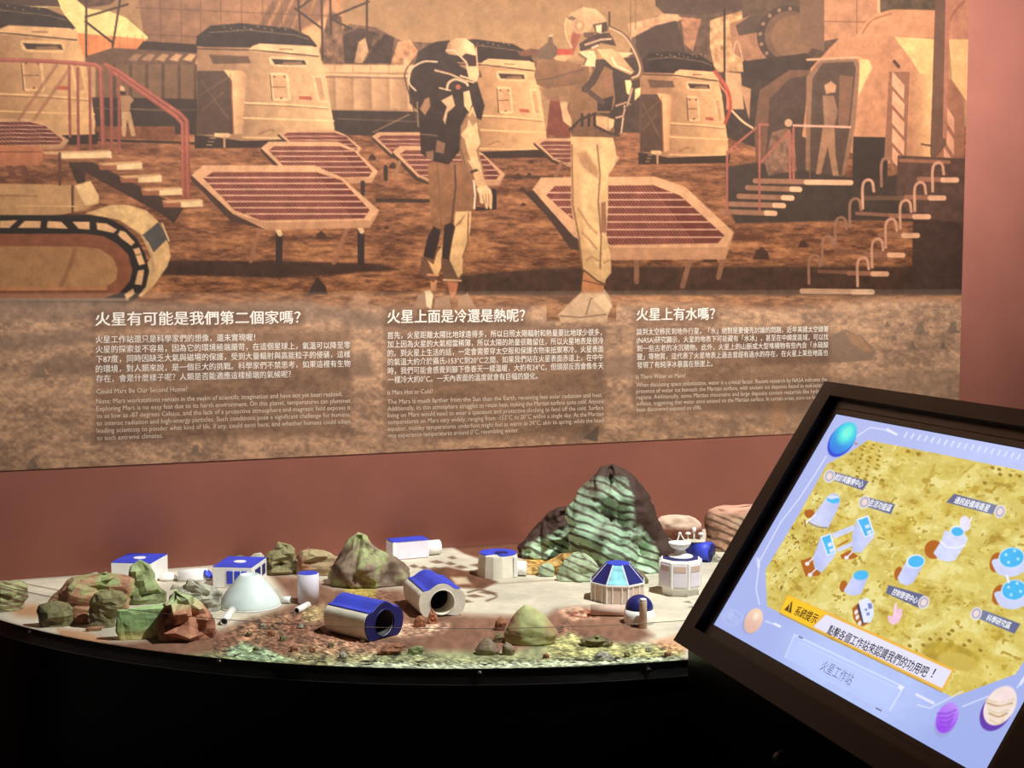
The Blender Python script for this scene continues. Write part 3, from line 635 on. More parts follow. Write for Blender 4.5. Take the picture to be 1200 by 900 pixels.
    # astronaut with an outstretched arm
    A = lambda pts: S(pts, 610, 0, 5.0); B = lambda pts: S(pts, 610, 170, 4.286)
    K.poly(B([(190, 850), (250, 790), (305, 738), (420, 722), (448, 760), (462, 810), (440, 850), (432, 890), (330, 900), (200, 888)]), (196, 156, 118), noise=0.12); K.line(B([(200, 858), (300, 866), (430, 850)]), 1.6, (112, 82, 62)); K.line(B([(330, 850), (352, 770), (420, 790)]), 1.8, (120, 88, 66)); K.poly(B([(360, 775), (420, 745), (460, 810), (430, 840)]), (222, 184, 138))
    K.poly(B([(315, 640), (425, 690), (412, 742), (304, 742)]), (196, 128, 82)); K.line(B([(316, 680), (420, 705)]), 1.2, (90, 62, 48))
    K.poly(B([(252, -60), (460, -50), (474, 0), (482, 60), (468, 112), (440, 150), (440, 285), (432, 450), (452, 560), (456, 640), (430, 672), (420, 702), (385, 690), (318, 640), (300, 560), (290, 470), (268, 400), (253, 300)]), (204, 156, 106), c2=(222, 176, 120), g=((670, 0), (715, 0)), noise=0.08)
    K.poly(B([(305, 140), (398, 150), (392, 280), (412, 560), (385, 600), (330, 500), (308, 350)]), (232, 186, 128), 5, .8); K.poly(B([(280, 40), (330, 30), (390, 130), (390, 170), (310, 110)]), (164, 116, 78), 4, .8); K.poly(B([(405, 290), (428, 284), (432, 440), (405, 440)]), (150, 100, 72)); K.poly(B([(395, 60), (470, 70), (430, 150), (405, 150)]), (226, 182, 124), 4, .8)
    for l in ([(258, 0), (262, 300), (295, 470), (310, 620)], [(385, 0), (400, 150), (390, 280), (405, 460), (400, 620)]): K.line(B(l), 2, (120, 82, 58), .8)
    for l in ([(290, 320), (340, 400), (380, 440)], [(310, 440), (350, 480), (380, 520)], [(330, 580), (360, 560), (390, 580)], [(420, 590), (445, 580)]): K.line(B(l), 2.2, (168, 118, 80), .8, 2)
    K.line(B([(320, 630), (385, 682), (425, 700)]), 2.4, (110, 76, 56))
    K.poly(A([(530, 300), (560, 420), (640, 440), (630, 640), (580, 780), (550, 800), (520, 700), (540, 560)]), (66, 50, 42), noise=0.2)
    K.poly(A([(290, 510), (390, 480), (420, 400), (480, 380), (552, 420), (560, 560), (540, 640), (520, 662), (430, 662), (310, 720), (272, 640)]), (128, 90, 62), noise=0.12)
    K.poly(A([(450, 590), (545, 560), (532, 650), (450, 650)]), (60, 46, 40)); K.poly(A([(470, 430), (550, 440), (550, 500), (500, 520)]), (140, 92, 70), 4, .8); K.line(A([(470, 385), (420, 480), (380, 520)]), 9, (72, 54, 45)); K.line(A([(380, 520), (480, 600)]), 6, (80, 60, 50)); K.line(A([(312, 530), (312, 690)]), 1.4, (124, 86, 62)); K.line(A([(560, 430), (580, 600)]), 9, (64, 50, 43))
    K.poly(A([(310, 720), (440, 660), (520, 690), (552, 760), (545, 806), (300, 800), (290, 760)]), (112, 78, 56), noise=0.2); K.poly(A([(440, 680), (512, 685), (512, 770), (445, 740)]), (202, 152, 106)); K.poly(A([(515, 690), (550, 700), (545, 740), (515, 770)]), (214, 164, 112))
    for x in (360, 400, 434): K.line(A([(x, 670), (x, 735)]), 3, (58, 44, 38))
    K.line(A([(290, 760), (350, 700), (440, 664)]), 3, (62, 48, 40)); K.line(A([(440, 740), (520, 780), (575, 795)]), 3, (70, 52, 44))
    K.poly(A([(80, 440), (100, 350), (200, 340), (300, 365), (395, 385), (405, 425), (385, 485), (300, 503), (150, 520), (95, 495)]), (138, 96, 66), c2=(108, 75, 53), g=((0, 70), (0, 104)), noise=0.1); K.line(A([(95, 470), (180, 460), (280, 430), (370, 405)]), 1.6, (96, 68, 52)); K.poly(A([(110, 520), (280, 505), (290, 600), (160, 590)]), (132, 94, 66), 3, .85)
    K.poly(A([(-20, 305), (60, 285), (110, 290), (110, 325), (0, 330)]), (110, 70, 52)); K.poly(A([(205, 285), (300, 290), (305, 322), (200, 322)]), (172, 72, 54)); K.poly(A([(195, 325), (300, 322), (260, 360), (200, 350)]), (206, 150, 104))
    K.poly(A([(110, 285), (160, 248), (166, 208), (186, 206), (190, 255), (217, 280), (212, 322), (180, 352), (100, 342)]), (104, 80, 62)); K.line(A([(172, 210), (184, 208)]), 3, (190, 150, 112))
    K.poly(A([(340, 300), (430, 298), (442, 330), (436, 392), (358, 386), (392, 350)]), (232, 192, 140)); K.line(A([(345, 320), (385, 345), (370, 380)]), 2.5, (120, 88, 66))
    K.poly(A([(300, 190), (355, 195), (332, 262), (305, 330), (296, 260)]), (150, 82, 62)); K.poly(A([(345, 255), (420, 205), (520, 190), (545, 232), (560, 270), (470, 252), (420, 282), (350, 302)]), (74, 54, 46), noise=0.3)
    K.line(A([(380, 262), (470, 232), (530, 228)]), 2.2, (190, 150, 116)); K.line(A([(420, 280), (452, 266)]), 2, (214, 180, 146))
    K.poly(A([(450, 290), (540, 285), (602, 340), (668, 420), (645, 440), (540, 392), (485, 340)]), (222, 178, 124), c2=(170, 124, 86), g=((700, 55), (742, 90))); K.line(A([(535, 335), (560, 385), (650, 425)]), 1.6, (236, 206, 160)); K.poly(A([(570, 306), (662, 310), (600, 340)]), (230, 184, 130))
    hel = [(268, 112), (298, 76), (370, 42), (440, 54), (490, 98), (508, 132), (430, 142), (398, 190), (330, 202), (300, 165)]
    K.poly(A(hel), (206, 160, 114), c2=(168, 124, 88), g=((690, 8), (672, 40)), noise=0.1); K.ell(679, 30, 6, 7, (164, 120, 86)); K.ell(679, 30, 3, 3.4, (196, 150, 108)); K.poly(A([(270, 105), (300, 92), (330, 110), (300, 122)]), (110, 82, 62))
    K.poly(A([(424, 145), (506, 126), (512, 180), (446, 205)]), (72, 54, 46)); K.poly(A([(440, 150), (476, 142), (474, 196), (446, 190)]), (224, 184, 138)); K.poly(A([(370, 190), (440, 190), (400, 225), (370, 215)]), (84, 62, 50), noise=0.4)
    K.curve(A([(270, 112), (262, 150), (270, 215), (298, 275)]), 2.2, (216, 158, 112)); K.poly(A([(268, 120), (300, 118), (302, 190), (292, 250), (272, 205)]), (204, 148, 102), 2, .6)
    K.line(A([(520, 72), (521, 162)]), 2.2, (70, 52, 44)); K.curve(A([(520, 160), (600, 200), (660, 275), (705, 380), (700, 440), (655, 462)]), 4.4, (110, 80, 62)); K.curve(A([(522, 165), (600, 206), (655, 280), (697, 382), (692, 436), (655, 456)]), 2, (206, 160, 118))
    for q in ([(612, 470), (645, 470), (652, 490), (640, 560), (622, 545)], [(672, 522), (704, 512), (700, 560), (668, 590)]): K.poly(A(q), (228, 190, 128))
    for l, cc in (([(560, 620), (620, 600), (640, 610)], (190, 140, 108)), ([(610, 620), (590, 780)], (206, 160, 122)), ([(560, 690), (600, 680), (612, 640)], (200, 150, 118)), ([(655, 520), (625, 620)], (190, 150, 116))): K.line(A(l), 3.2, (90, 66, 54)); K.line(A(l), 1.6, cc)
    # pale caption band along the foot
    fb = fbm(X / 60, Y / 16, 6, 5, 0.6); fd = fbm(X / 6, Y / 4, 9, 3, 0.7)
    lt = np.clip((fb - 0.5) * 1.5 + (fd - 0.5) * 1.5 + 0.5, 0, 1)[..., None]
    low = np.array((128, 96, 76.)) * (1 - lt) + np.array((212, 164, 126.)) * lt
    k = np.clip((Y - 352 - 16 * (fbm(X / 90, Y / 50, 8, 2) - .5)) / 10, 0, 1)[..., None]
    fig = ((X > 640) & (X < 722)) | ((X > 488) & (X < 562)); veh = (X < 185) & (Y < 352)
    keep = np.where(fig, np.clip((Y - 374) / 4, 0, 1), np.where(veh, 0.0, k[..., 0]))[..., None]
    K.C[:] = K.C * (1 - keep) + low * keep
    for p, c_ in (([(-60, 352), (140, 352), (240, 356), (360, 352), (420, 372), (340, 380), (180, 378), (-60, 374)], (130, 102, 84)), ([(-60, 396), (60, 390), (110, 384), (110, 402), (-60, 416)], (118, 92, 76)), ([(40, 428), (70, 416), (108, 418), (110, 440), (60, 440), (30, 448)], (112, 86, 70)), ([(400, 362), (460, 372), (560, 374), (640, 378), (640, 384), (520, 386), (400, 384)], (118, 92, 76)), ([(380, 420), (430, 412), (440, 440), (390, 446)], (120, 92, 76)), ([(690, 420), (760, 412), (760, 440), (700, 444)], (120, 92, 76)), ([(735, 452), (960, 446), (1120, 432), (1120, 480), (980, 500), (740, 470)], (140, 108, 86))):
        K.poly(p, c_, 8, 0.75, noise=0.3)
    K.poly([(970, 396), (990, 386), (1010, 394), (1027, 412), (1022, 422), (985, 425), (960, 424), (955, 404)], (128, 100, 82)); K.poly([(988, 387), (1008, 394), (1022, 412), (1012, 412), (998, 402)], (158, 116, 86))
    K.poly([(850, 395), (960, 386), (985, 425), (900, 428)], (112, 84, 66), 6, .7)
    for x, y, r in ((1080, 385, 10), (1118, 384, 9), (1048, 396, 4), (1070, 405, 7), (1106, 405, 6), (1040, 380, 4), (50, 436, 9), (230, 528, 8), (40, 544, 10), (690, 505, 12)):
        K.poly([(x - r, y + r * .7), (x - r * .4, y - r * .6), (x + r * .2, y - r * .9), (x + r, y + r * .4), (x + r * .6, y + r * .7)], (112, 90, 72), noise=0.2); K.poly([(x + r * .1, y - r * .8), (x + r, y + r * .4), (x + r * .4, y + r * .3)], (172, 128, 96))
    K.poly([(683, 514), (702, 498), (700, 518)], (76, 66, 56)); K.poly([(905, 472), (912, 450), (920, 462), (922, 500), (905, 500)], (170, 122, 90), 2); K.line([(-60, 351), (150, 351)], 3, (180, 150, 120), .5); K.line([(940, 341), (1022, 342)], 6, (200, 150, 116)); K.line([(1000, 342), (1022, 342)], 6, (232, 184, 144))
    for x, y in ((140, 408), (420, 350), (985, 360), (1080, 470), (600, 460)): K.poly([(x - 12, y + 6), (x, y - 8), (x + 14, y), (x + 10, y + 8)], (196, 148, 112), 5, .6)
    bl = np.clip((Y - (343.6 - 0.0042 * X)) / 1.0 + 0.5, 0, 1)[..., None] * 0.17
    K.C[:] = K.C * (1 - bl) + np.array((214, 200, 180.)) * bl
    # dark glow printed behind the small lettering
    for x0, y0, x1, y1, s in ((110, 391, 412, 451, -.028), (110, 452, 412, 516, -.033), (452, 386, 708, 452, -.026), (452, 452, 708, 514, -.033), (744, 382, 972, 432, -.022), (744, 434, 972, 484, -.03), (108, 362, 356, 385, -.012), (450, 360, 620, 382, -.012), (742, 358, 842, 378, -.012)):
        K.poly([(x0, y0 + 3), (x1, y0 + s * (x1 - x0) + 3), (x1, y1 + s * (x1 - x0) + 3), (x0, y1 + 3)], (98, 74, 60), 9, 0.5, noise=0)
    K.C *= (0.95 + 0.1 * fbm(X / 2.2, Y / 2.2, 4, 2))[..., None]
    up = np.clip((346 - Y) / 4, 0, 1)[..., None]
    K.C *= 1.06 - up * 0.14 + up * 0.22 * (fbm(X / 11, Y / 11, 12, 4, 0.65) - 0.5)[..., None]
    K.C[:] = K.C * 0.95 + np.array((104, 74, 56.)) * 0.05
paint_mural(K)
me = grid_mesh('mars_mural', GP); paint_mesh(me, K.srgb_linear())
mural = link('mars_mural', me, mat_attr('mural_print', 0.55, spec=0.25))
tag(mural, 'large printed mural of astronauts and solar panels above three columns of white text', 'mural')

# ------------------------------------------------------------------ mural lettering
m_white = mat('white_lettering', (255, 248, 238), 0.6, 0.02, 20)
def wall_line(body, x0, y0, x1, y1, h):
    a = on_wall(x0, y0, WY - 0.003); b = on_wall(x1, y1, WY - 0.003); b[2] = a[2]
    return (body, a, b, (0, 0, h * mpp(a)))
NW = (0, -1, 0)
def column(nm, head, body_rows, sub, eng_rows):
    lettering('heading', [wall_line(*head)], m_white, mural, NW, 0.022)
    lettering('text_block', [wall_line(*r) for r in body_rows], m_white, mural, NW, 0.006)
    lettering('text_block', [wall_line(*r) for r in [sub] + eng_rows], mat('grey_lettering', (234, 218, 198), 0.6, 0.02, 20), mural, NW, 0.0)
def rows(txt, x0, y0, y_last, x1s, slopes, h):
    n = len(txt); out = []
    for i, t in enumerate(txt):
        y = y0 + (y_last - y0) * i / max(1, n - 1); s = slopes[0] + (slopes[1] - slopes[0]) * i / max(1, n - 1)
        out.append((t, x0 + 0.3 * i * 0.4, y, x1s[i], y + s * (x1s[i] - x0), h))
    return out
column('a', ('火星有可能是我們第二個家嗎？', 112, 380.5, 352, 377.5, 17.6),
       rows(['火星工作站還只是科學家們的想像，還未實現喔！', '火星的探索並不容易，因為它的環境極端嚴苛，在這個星球上，氣溫可以降至零', '下87度，同時因缺乏大氣與磁場的保護，受到大量輻射與高能粒子的侵襲，這樣', '的環境，對人類來說，是一個巨大的挑戰。科學家們不禁思考，如果這裡有生物', '存在，會是什麼樣子呢？人類是否能適應這樣極端的氣候呢？'], 112, 401.5, 447.5, [299, 410.5, 410.5, 410.5, 341], (-.016, -.026), 9.6),
       ('Could Mars Be Our Second Home?', 113, 461.5, 219.5, 458.6, 8.2),
       rows(['Note: Mars workstations remain in the realm of scientific imagination and have not yet been realized.', 'Exploring Mars is no easy feat due to its harsh environment. On this planet, temperatures can plummet', 'to as low as -87 degrees Celsius, and the lack of a protective atmosphere and magnetic field exposes it', 'to intense radiation and high-energy particles. Such conditions pose a significant challenge for humans,', 'leading scientists to ponder what kind of life, if any, could exist here, and whether humans could adapt', 'to such extreme climates.'], 113, 473, 516, [401, 410.5, 410.5, 410.5, 410.5, 191], (-.028, -.036), 8.2))
column('b', ('火星上面是冷還是熱呢？', 454, 377.5, 615, 375.5, 17.2),
       rows(['首先，火星距離太陽比地球遠得多，所以日照太陽輻射和熱量要比地球少很多，', '加上因為火星的大氣相當稀薄，所以太陽的熱量很難留住，所以火星地表是很冷', '的。到火星上生活的話，一定會需要穿太空服和保護衣物來抵禦寒冷。火星表面', '的氣溫大約介於攝氏-153°C到20°C之間，如果我們站在火星表面赤道上，在中午', '時，我們可能會感覺到腳下像春天一樣溫暖，大約有24°C，但頭部反而會像冬天', '一樣冷大約0°C。一天內表面的溫度就會有巨幅的變化。'], 454, 396.5, 448.5, [705, 707, 707, 707, 707, 630], (-.014, -.026), 9.2),
       ('Is Mars Hot or Cold?', 454, 462.5, 507, 461, 7.8),
       rows(['The Mars is much farther from the Sun than the Earth, receiving less solar radiation and heat.', 'Additionally, its thin atmosphere struggles to retain heat, making the Martian surface quite cold. Anyone', 'living on Mars would need to wear a spacesuit and protective clothing to fend off the cold. Surface', 'temperatures on Mars vary widely, ranging from -153°C to 20°C within a single day. At the Martian', 'equator, midday temperatures underfoot might feel as warm as 24°C, akin to spring, while the head', 'may experience temperatures around 0°C, resembling winter.'], 454, 473.5, 513, [706, 707, 707, 707, 707, 608], (-.028, -.036), 7.8))
column('c', ('火星上有水嗎？', 746, 374.5, 837.5, 373.5, 16.2),
       rows(['談到太空移民到地外行星，「水」絕對是要優先討論的問題，近年美國太空總署', '(NASA)研究顯示，火星的地表下可能藏有「水冰」，甚至在中緯度區域，可以找', '到一些古老的冰沉積物。此外，火星上的山脈或大型堆積物有些內含「水硫酸', '鹽」等物質，這代表了火星地表上過去曾經有過水的存在，在火星上某些地區也', '發現了有純淨冰暴露在懸崖上。'], 746, 392, 431, [970.5, 970.5, 970.5, 970, 835], (-.012, -.022), 8.4),
       ('Is There Water on Mars?', 745.5, 444, 803, 443, 7.2),
       rows(['When discussing space colonization, water is a critical factor. Recent research by NASA indicates the', 'presence of water ice beneath the Martian surface, with ancient ice deposits found in mid-latitude', 'regions. Additionally, some Martian mountains and large deposits contain materials like hydrated', 'sulfates, suggesting that water once existed on the Martian surface. In certain areas, pure ice has even', 'been discovered exposed on cliffs.'], 745.5, 453.5, 482.5, [969, 969, 969, 969, 822], (-.024, -.03), 7.2))

# ------------------------------------------------------------------ display table
CX, CY, RAD = 1.2235, 3.3904, 1.359
XH = math.sqrt(RAD ** 2 - (CY - WY) ** 2) - 0.004
nxs, nys = 760, 300
tx = np.linspace(CX - XH, CX + XH, nxs); tt_ = np.linspace(1, 0, nys)
yf = CY - np.sqrt(RAD ** 2 - (tx - CX) ** 2) + 0.002
TX = np.repeat(tx[None, :], nys, 0); TY = yf[None, :] + tt_[:, None] * (WY - 0.001 - yf[None, :])
TP = np.stack([TX, TY, np.full_like(TX, TZ)], -1)
GXp, GYp = proj(TP)
G = Canvas(GXp, GYp, (204, 194, 174)); Rg = Canvas(GXp, GYp, (0, 0, 0))
def paint_ground(G, Rg):
    f1 = fbm(TX * 14, TY * 14, 2, 5); f2 = fbm(TX * 120, TY * 120, 6, 3, 0.7)
    G.C *= (0.86 + 0.28 * f1)[..., None]
    BR = (132, 95, 76)
    G.poly([(316, 672), (350, 676), (372, 682), (392, 690), (470, 690), (482, 702), (500, 716), (560, 721), (640, 722), (652, 714), (690, 711), (740, 724), (766, 745), (742, 756), (800, 764), (800, 790), (140, 790), (60, 752), (150, 752), (236, 742), (262, 738), (300, 724), (345, 706), (330, 690)], BR, 9, noise=0.2)
    G.poly([(8, 712), (40, 708), (64, 714), (58, 724), (20, 722)], (188, 132, 92), 9, .8); G.poly([(66, 736), (100, 740), (130, 750), (110, 756), (70, 748)], (190, 136, 96), 6, .8)
    G.poly([(404, 686), (440, 688), (440, 700), (418, 704), (402, 700)], (206, 182, 92), 7, .8)
    G.poly([(440, 738), (450, 729), (500, 729), (528, 731), (520, 741), (480, 747), (446, 745)], (222, 176, 146), 6, .85, noise=0.5)
    G.poly([(655, 716), (672, 711), (700, 715), (702, 724), (676, 727), (658, 723)], (222, 172, 142), 5, .85, noise=0.4); G.ell(684, 720, 14, 3, (150, 90, 66), ring=1.6)
    G.poly([(190, 772), (250, 764), (330, 768), (420, 764), (520, 762), (600, 764), (640, 752), (668, 742), (690, 752), (800, 756), (800, 800), (190, 800)], (150, 158, 116), 8, .85, noise=0.35)
    G.poly([(640, 752), (668, 742), (700, 756), (800, 757), (800, 772), (640, 768)], (176, 170, 112), 7, .8, noise=0.5)
    G.poly([(330, 790), (400, 776), (520, 778), (640, 775), (800, 770), (800, 800), (330, 800)], (186, 196, 168), 4, .8)
    G.poly([(262, 762), (285, 752), (312, 760), (340, 774), (300, 776), (270, 772)], (160, 186, 146), 5, .9, noise=0.3)
    G.poly([(268, 735), (290, 724), (330, 718), (352, 722), (340, 742), (300, 756), (272, 748)], (156, 122, 94), 9, .55, noise=0.9); G.poly([(336, 728), (352, 726), (350, 738), (338, 740)], (150, 88, 72), 5, .5)
    G.poly([(352, 712), (380, 708), (382, 724), (358, 732)], (172, 158, 108), 6, .6, noise=0.8); G.poly([(340, 758), (400, 752), (440, 764), (420, 776), (350, 778)], (164, 146, 106), 8, .5, noise=0.9)
    G.poly([(360, 746), (400, 744), (450, 752), (450, 766), (380, 768)], (180, 132, 108), 8, .5, noise=0.8)
    # dark marks; the patch by the round module is a cast shadow painted brown
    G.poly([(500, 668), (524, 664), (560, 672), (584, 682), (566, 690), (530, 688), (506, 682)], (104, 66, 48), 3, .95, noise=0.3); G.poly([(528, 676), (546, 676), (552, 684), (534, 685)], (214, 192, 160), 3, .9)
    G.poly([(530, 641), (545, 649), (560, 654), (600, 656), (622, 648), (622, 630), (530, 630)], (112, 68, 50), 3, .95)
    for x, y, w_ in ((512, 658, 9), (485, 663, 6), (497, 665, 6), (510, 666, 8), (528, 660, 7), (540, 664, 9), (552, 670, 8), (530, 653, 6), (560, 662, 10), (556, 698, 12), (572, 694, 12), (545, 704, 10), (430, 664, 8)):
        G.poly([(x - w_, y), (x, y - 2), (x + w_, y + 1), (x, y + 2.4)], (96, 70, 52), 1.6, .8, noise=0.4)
    G.curve([(548, 694), (562, 691), (576, 695), (582, 699), (570, 704)], 2.2, (104, 76, 58), .8)
    G.poly([(612, 656), (640, 646), (668, 634), (706, 640), (690, 652), (650, 660), (622, 668)], (196, 148, 80), 4, noise=0.5)
    G.curve([(580, 684), (640, 680), (690, 676)], 1.4, (150, 126, 100), .6); G.line([(-60, 668), (16, 681), (70, 692)], 1.0, (96, 74, 60), .8)
    G.poly([(760, 752), (800, 742), (812, 760), (790, 766)], (196, 138, 100), 6, .7)
    for y in (706, 712, 719): G.poly([(800 + (y - 706), y - 1), (808 + (y - 706), y - 2), (810 + (y - 706), y + 1)], (90, 76, 62), 1.4, .8)
    # gravel
    Rg.poly([(236, 770), (262, 742), (300, 724), (352, 716), (372, 708), (384, 744), (470, 752), (520, 770), (800, 766), (800, 792), (236, 792)], (255, 255, 255), 10, .9, noise=0)
    Rg.poly([(640, 756), (660, 728), (700, 752), (800, 754), (800, 776), (640, 776)], (255, 255, 255), 8, .9, noise=0)
    Rg.poly([(440, 740), (450, 729), (500, 729), (528, 731), (520, 741), (480, 747)], (255, 255, 255), 5, .8, noise=0); Rg.poly([(655, 716), (672, 711), (700, 715), (702, 724), (676, 727)], (255, 255, 255), 5, .8, noise=0)
    Rg.poly([(400, 694), (450, 690), (468, 706), (420, 706)], (255, 255, 255), 6, .6, noise=0); Rg.poly([(612, 656), (640, 646), (668, 634), (706, 640), (690, 652), (650, 660), (622, 668)], (255, 255, 255), 3, 1, noise=0)
    rg = Rg.C[..., 0] / 255.0
    sp = fbm(TX * 210, TY * 210, 8, 2, 0.8); bl = fbm(TX * 60, TY * 60, 11, 3, 0.6)
    k = (rg * np.clip((sp - 0.52) * 6, -1, 1))[..., None]
    G.C *= 1 + 0.38 * k - 0.14 * (rg * (bl < 0.42))[..., None]
    G.C *= (0.95 + 0.1 * f2)[..., None]
    return rg
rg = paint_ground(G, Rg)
lump = fbm(TX * 120, TY * 120, 1, 4, 0.7); grit = fbm(TX * 190, TY * 190, 5, 2, 0.8)
TP[..., 2] += rg * np.clip((lump - 0.54) * 0.014 + (grit - 0.5) * 0.006, -0.0005, 0.005) - 0.0008 * fbm(TX * 25, TY * 25, 3, 3)
edge = np.clip((TY - yf[None, :]) / 0.02, 0, 1); TP[..., 2] = TZ + (TP[..., 2] - TZ) * edge
m_black = mat('black_gloss', (12, 10, 10), 0.28, 0.15, 8, spec=0.5)
m_skirt = mat('black_laminate', (14, 11, 10), 0.22, 0.2, 5, spec=0.45)
table = thing('display_table', 'half-round black display table with sand-covered top holding the model base', 'table', (CX, 2.6, 0))
def arc_pts(r, a0, a1, n): return [(CX + r * math.cos(a), CY + r * math.sin(a)) for a in np.linspace(a0, a1, n)]
def arc_wall(bm, r0, r1, z0, z1, n=120, pad=0.004):
    """curved strip, from wall to wall round the front"""
    A0 = math.pi + math.asin((CY - WY + pad) / r1); A1 = 2 * math.pi - math.asin((CY - WY + pad) / r1)
    P0 = arc_pts(r0, A0, A1, n); P1 = arc_pts(r1, A0, A1, n)
    P0 = [(x, min(y, WY - .002)) for x, y in P0]
    ring = []
    for (a, b), (c, d) in zip(P0, P1):
        ring.append([bm.verts.new((a, b, z0)), bm.verts.new((c, d, z0)), bm.verts.new((c, d, z1)), bm.verts.new((a, b, z1))])
    for p, q in zip(ring, ring[1:]):
        for i in range(4): bm.faces.new((p[i], p[(i + 1) % 4], q[(i + 1) % 4], q[i]))
    bm.faces.new(ring[0]); bm.faces.new(ring[-1][::-1])
def tbl(name, bm, m, smooth=False):
    bmesh.ops.translate(bm, verts=bm.verts, vec=(-CX, -2.6, 0)); return obj(name, bm, m, table, smooth)
TP2 = TP - np.array([CX, 2.6, 0])
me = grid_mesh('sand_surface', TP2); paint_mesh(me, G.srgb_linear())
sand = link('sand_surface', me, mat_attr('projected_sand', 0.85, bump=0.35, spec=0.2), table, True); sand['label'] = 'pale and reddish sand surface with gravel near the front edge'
bm = bmesh.new(); arc_wall(bm, RAD - 0.05, RAD, TZ - 0.026, TZ - 0.0008); tbl('rim', bm, m_black)
bm = bmesh.new(); arc_wall(bm, RAD - 0.05, RAD - 0.006, 0.0, TZ - 0.0265); tbl('skirt', bm, m_skirt)
bm = bmesh.new(); arc_wall(bm, RAD + 0.0075, RAD + 0.0085, TZ - 0.0255, TZ - 0.0244); tbl('edge_highlight', bm, mat('highlight_grey', (92, 84, 80), 0.4, 0.05, 20))  # grey strip standing for the highlight along the guard's lower edge
# clear guard screwed to the rim
mg = bpy.data.materials.new('clear_acrylic'); mg.use_nodes = True; nt = mg.node_tree; nt.nodes.clear()
o_ = nt.nodes.new('ShaderNodeOutputMaterial'); mix = nt.nodes.new('ShaderNodeMixShader'); tr_ = nt.nodes.new('ShaderNodeBsdfTransparent'); gl = nt.nodes.new('ShaderNodeBsdfGlossy')
lw = nt.nodes.new('ShaderNodeLayerWeight'); lw.inputs['Blend'].default_value = 0.12; mr = nt.nodes.new('ShaderNodeMapRange'); mr.inputs[3].default_value = 0.01; mr.inputs[4].default_value = 0.35
tr_.inputs['Color'].default_value = (0.985, 0.985, 0.985, 1); gl.inputs['Roughness'].default_value = 0.05
nt.links.new(lw.outputs['Facing'], mr.inputs[0]); nt.links.new(mr.outputs[0], mix.inputs[0]); nt.links.new(tr_.outputs[0], mix.inputs[1]); nt.links.new(gl.outputs[0], mix.inputs[2]); nt.links.new(mix.outputs[0], o_.inputs[0])
bm = bmesh.new(); arc_wall(bm, RAD + 0.0045, RAD + 0.0075, TZ - 0.0255, TZ + 0.070); gd = tbl('guard', bm, mg, True); gd['label'] = 'clear acrylic guard round the front edge'
bm = bmesh.new(); arc_wall(bm, RAD + 0.0050, RAD + 0.0070, TZ + 0.070, TZ + 0.0706)
ge = obj('guard_edge', bm, mat('acrylic_edge', (128, 116, 100), 0.3, 0.05, 20), gd)

ge.data.transform(Matrix.Translation((-CX, -2.6, 0)))
for px_, py_ in ((35, 741), (257, 775.5), (562, 789), (-70, 690), (760, 785)):
    d = ray(px_, py_); 
    # meet the rim cylinder
    a = d[0] ** 2 + d[1] ** 2; b_ = -2 * (d[0] * CX + d[1] * CY); c_ = CX ** 2 + CY ** 2 - (RAD + 0.0075) ** 2
    t = (-b_ - math.sqrt(max(0, b_ * b_ - 4 * a * c_))) / (2 * a); p = EYE + d * t
    nrm = Vector((p[0] - CX, p[1] - CY, 0)).normalized(); p = Vector(p)
    bm = bmesh.new(); mm, L_ = axis_mtx(p, p + nrm * 0.004); bm_lathe(bm, [(0.0001, -0.006), (0.0012, -0.006), (0.0012, 0.0), (0.004, 0.0), (0.0044, 0.0012), (0.0036, 0.003), (0.0001, 0.0034)], 16, mm)
    tbl('screw', bm, mat('steel', (190, 186, 180), 0.25, 0.05, 30, metal=1.0), True)

# ------------------------------------------------------------------ model buildings; their blues are projected light, painted in as colour
m_shell = mat('model_white', (238, 236, 232), 0.55, 0.02, 40, bump=0.12, bscale=300)
m_pale = mat('model_pale', (222, 236, 232), 0.5, 0.02, 40)
m_cream = mat('model_cream', (230, 222, 204), 0.6, 0.04, 30, bump=0.25, bscale=260)
m_blue = mat('model_blue', (58, 74, 206), 0.5, 0.08, 18, bump=0.1)
m_navy = mat('model_navy', (30, 34, 104), 0.45, 0.1, 18)
m_deep = mat('model_deep_blue', (22, 25, 84), 0.45, 0.1, 18)
m_cyan = mat('model_cyan', (122, 196, 208), 0.45, 0.18, 40)
m_dark = mat('model_dark', (24, 20, 22), 0.6, 0.1, 20)
m_pink = mat('model_buff', (206, 178, 160), 0.65, 0.04, 30)
m_ww = mat('model_lilac', (226, 218, 230), 0.6, 0.02, 40)
def face_rot(p): return -math.atan2(p[0], p[1])
def place(name, label, cat, px, py, group=None, rot=None):
    p = at(px, py); return thing(name, label, cat, tuple(p), face_rot(p) if rot is None else rot, group), mpp(p)
def local(o, P):
    c, s = math.cos(-o.rotation_euler.z), math.sin(-o.rotation_euler.z); d = Vector(P) - o.location
    return Vector((c * d.x - s * d.y, s * d.x + c * d.y, d.z))
def box_model(name, label, FLt, FRt, BLt, H, group=None):
    a, b, c = (Vector(at(*q, z=TZ + H)) for q in (FLt, FRt, BLt))
    u = (b - a); W = u.length; u.normalize(); v = Vector((-u.y, u.x, 0)); D = (c - a).dot(v)
    mid = a + u * W / 2 + v * D / 2
    t = thing(name, label, 'model building', (mid.x, mid.y, TZ), math.atan2(u.y, u.x), group)
    return t, W, D
def slab(name, c, s, m, par, bev=0.0):
    bm = bmesh.new(); bm_box(bm, c, s, bev); return obj(name, bm, m, par)
HC = 24.3 * mpp(at(249, 689))
G_B = 'white and blue model buildings on the sand'
t, W, D = box_model('model_module', 'white cube module with blue roof at the far left, behind the green rocks', (130, 659.7), (176.7, 660.8), (153, 648.7), HC, G_B)
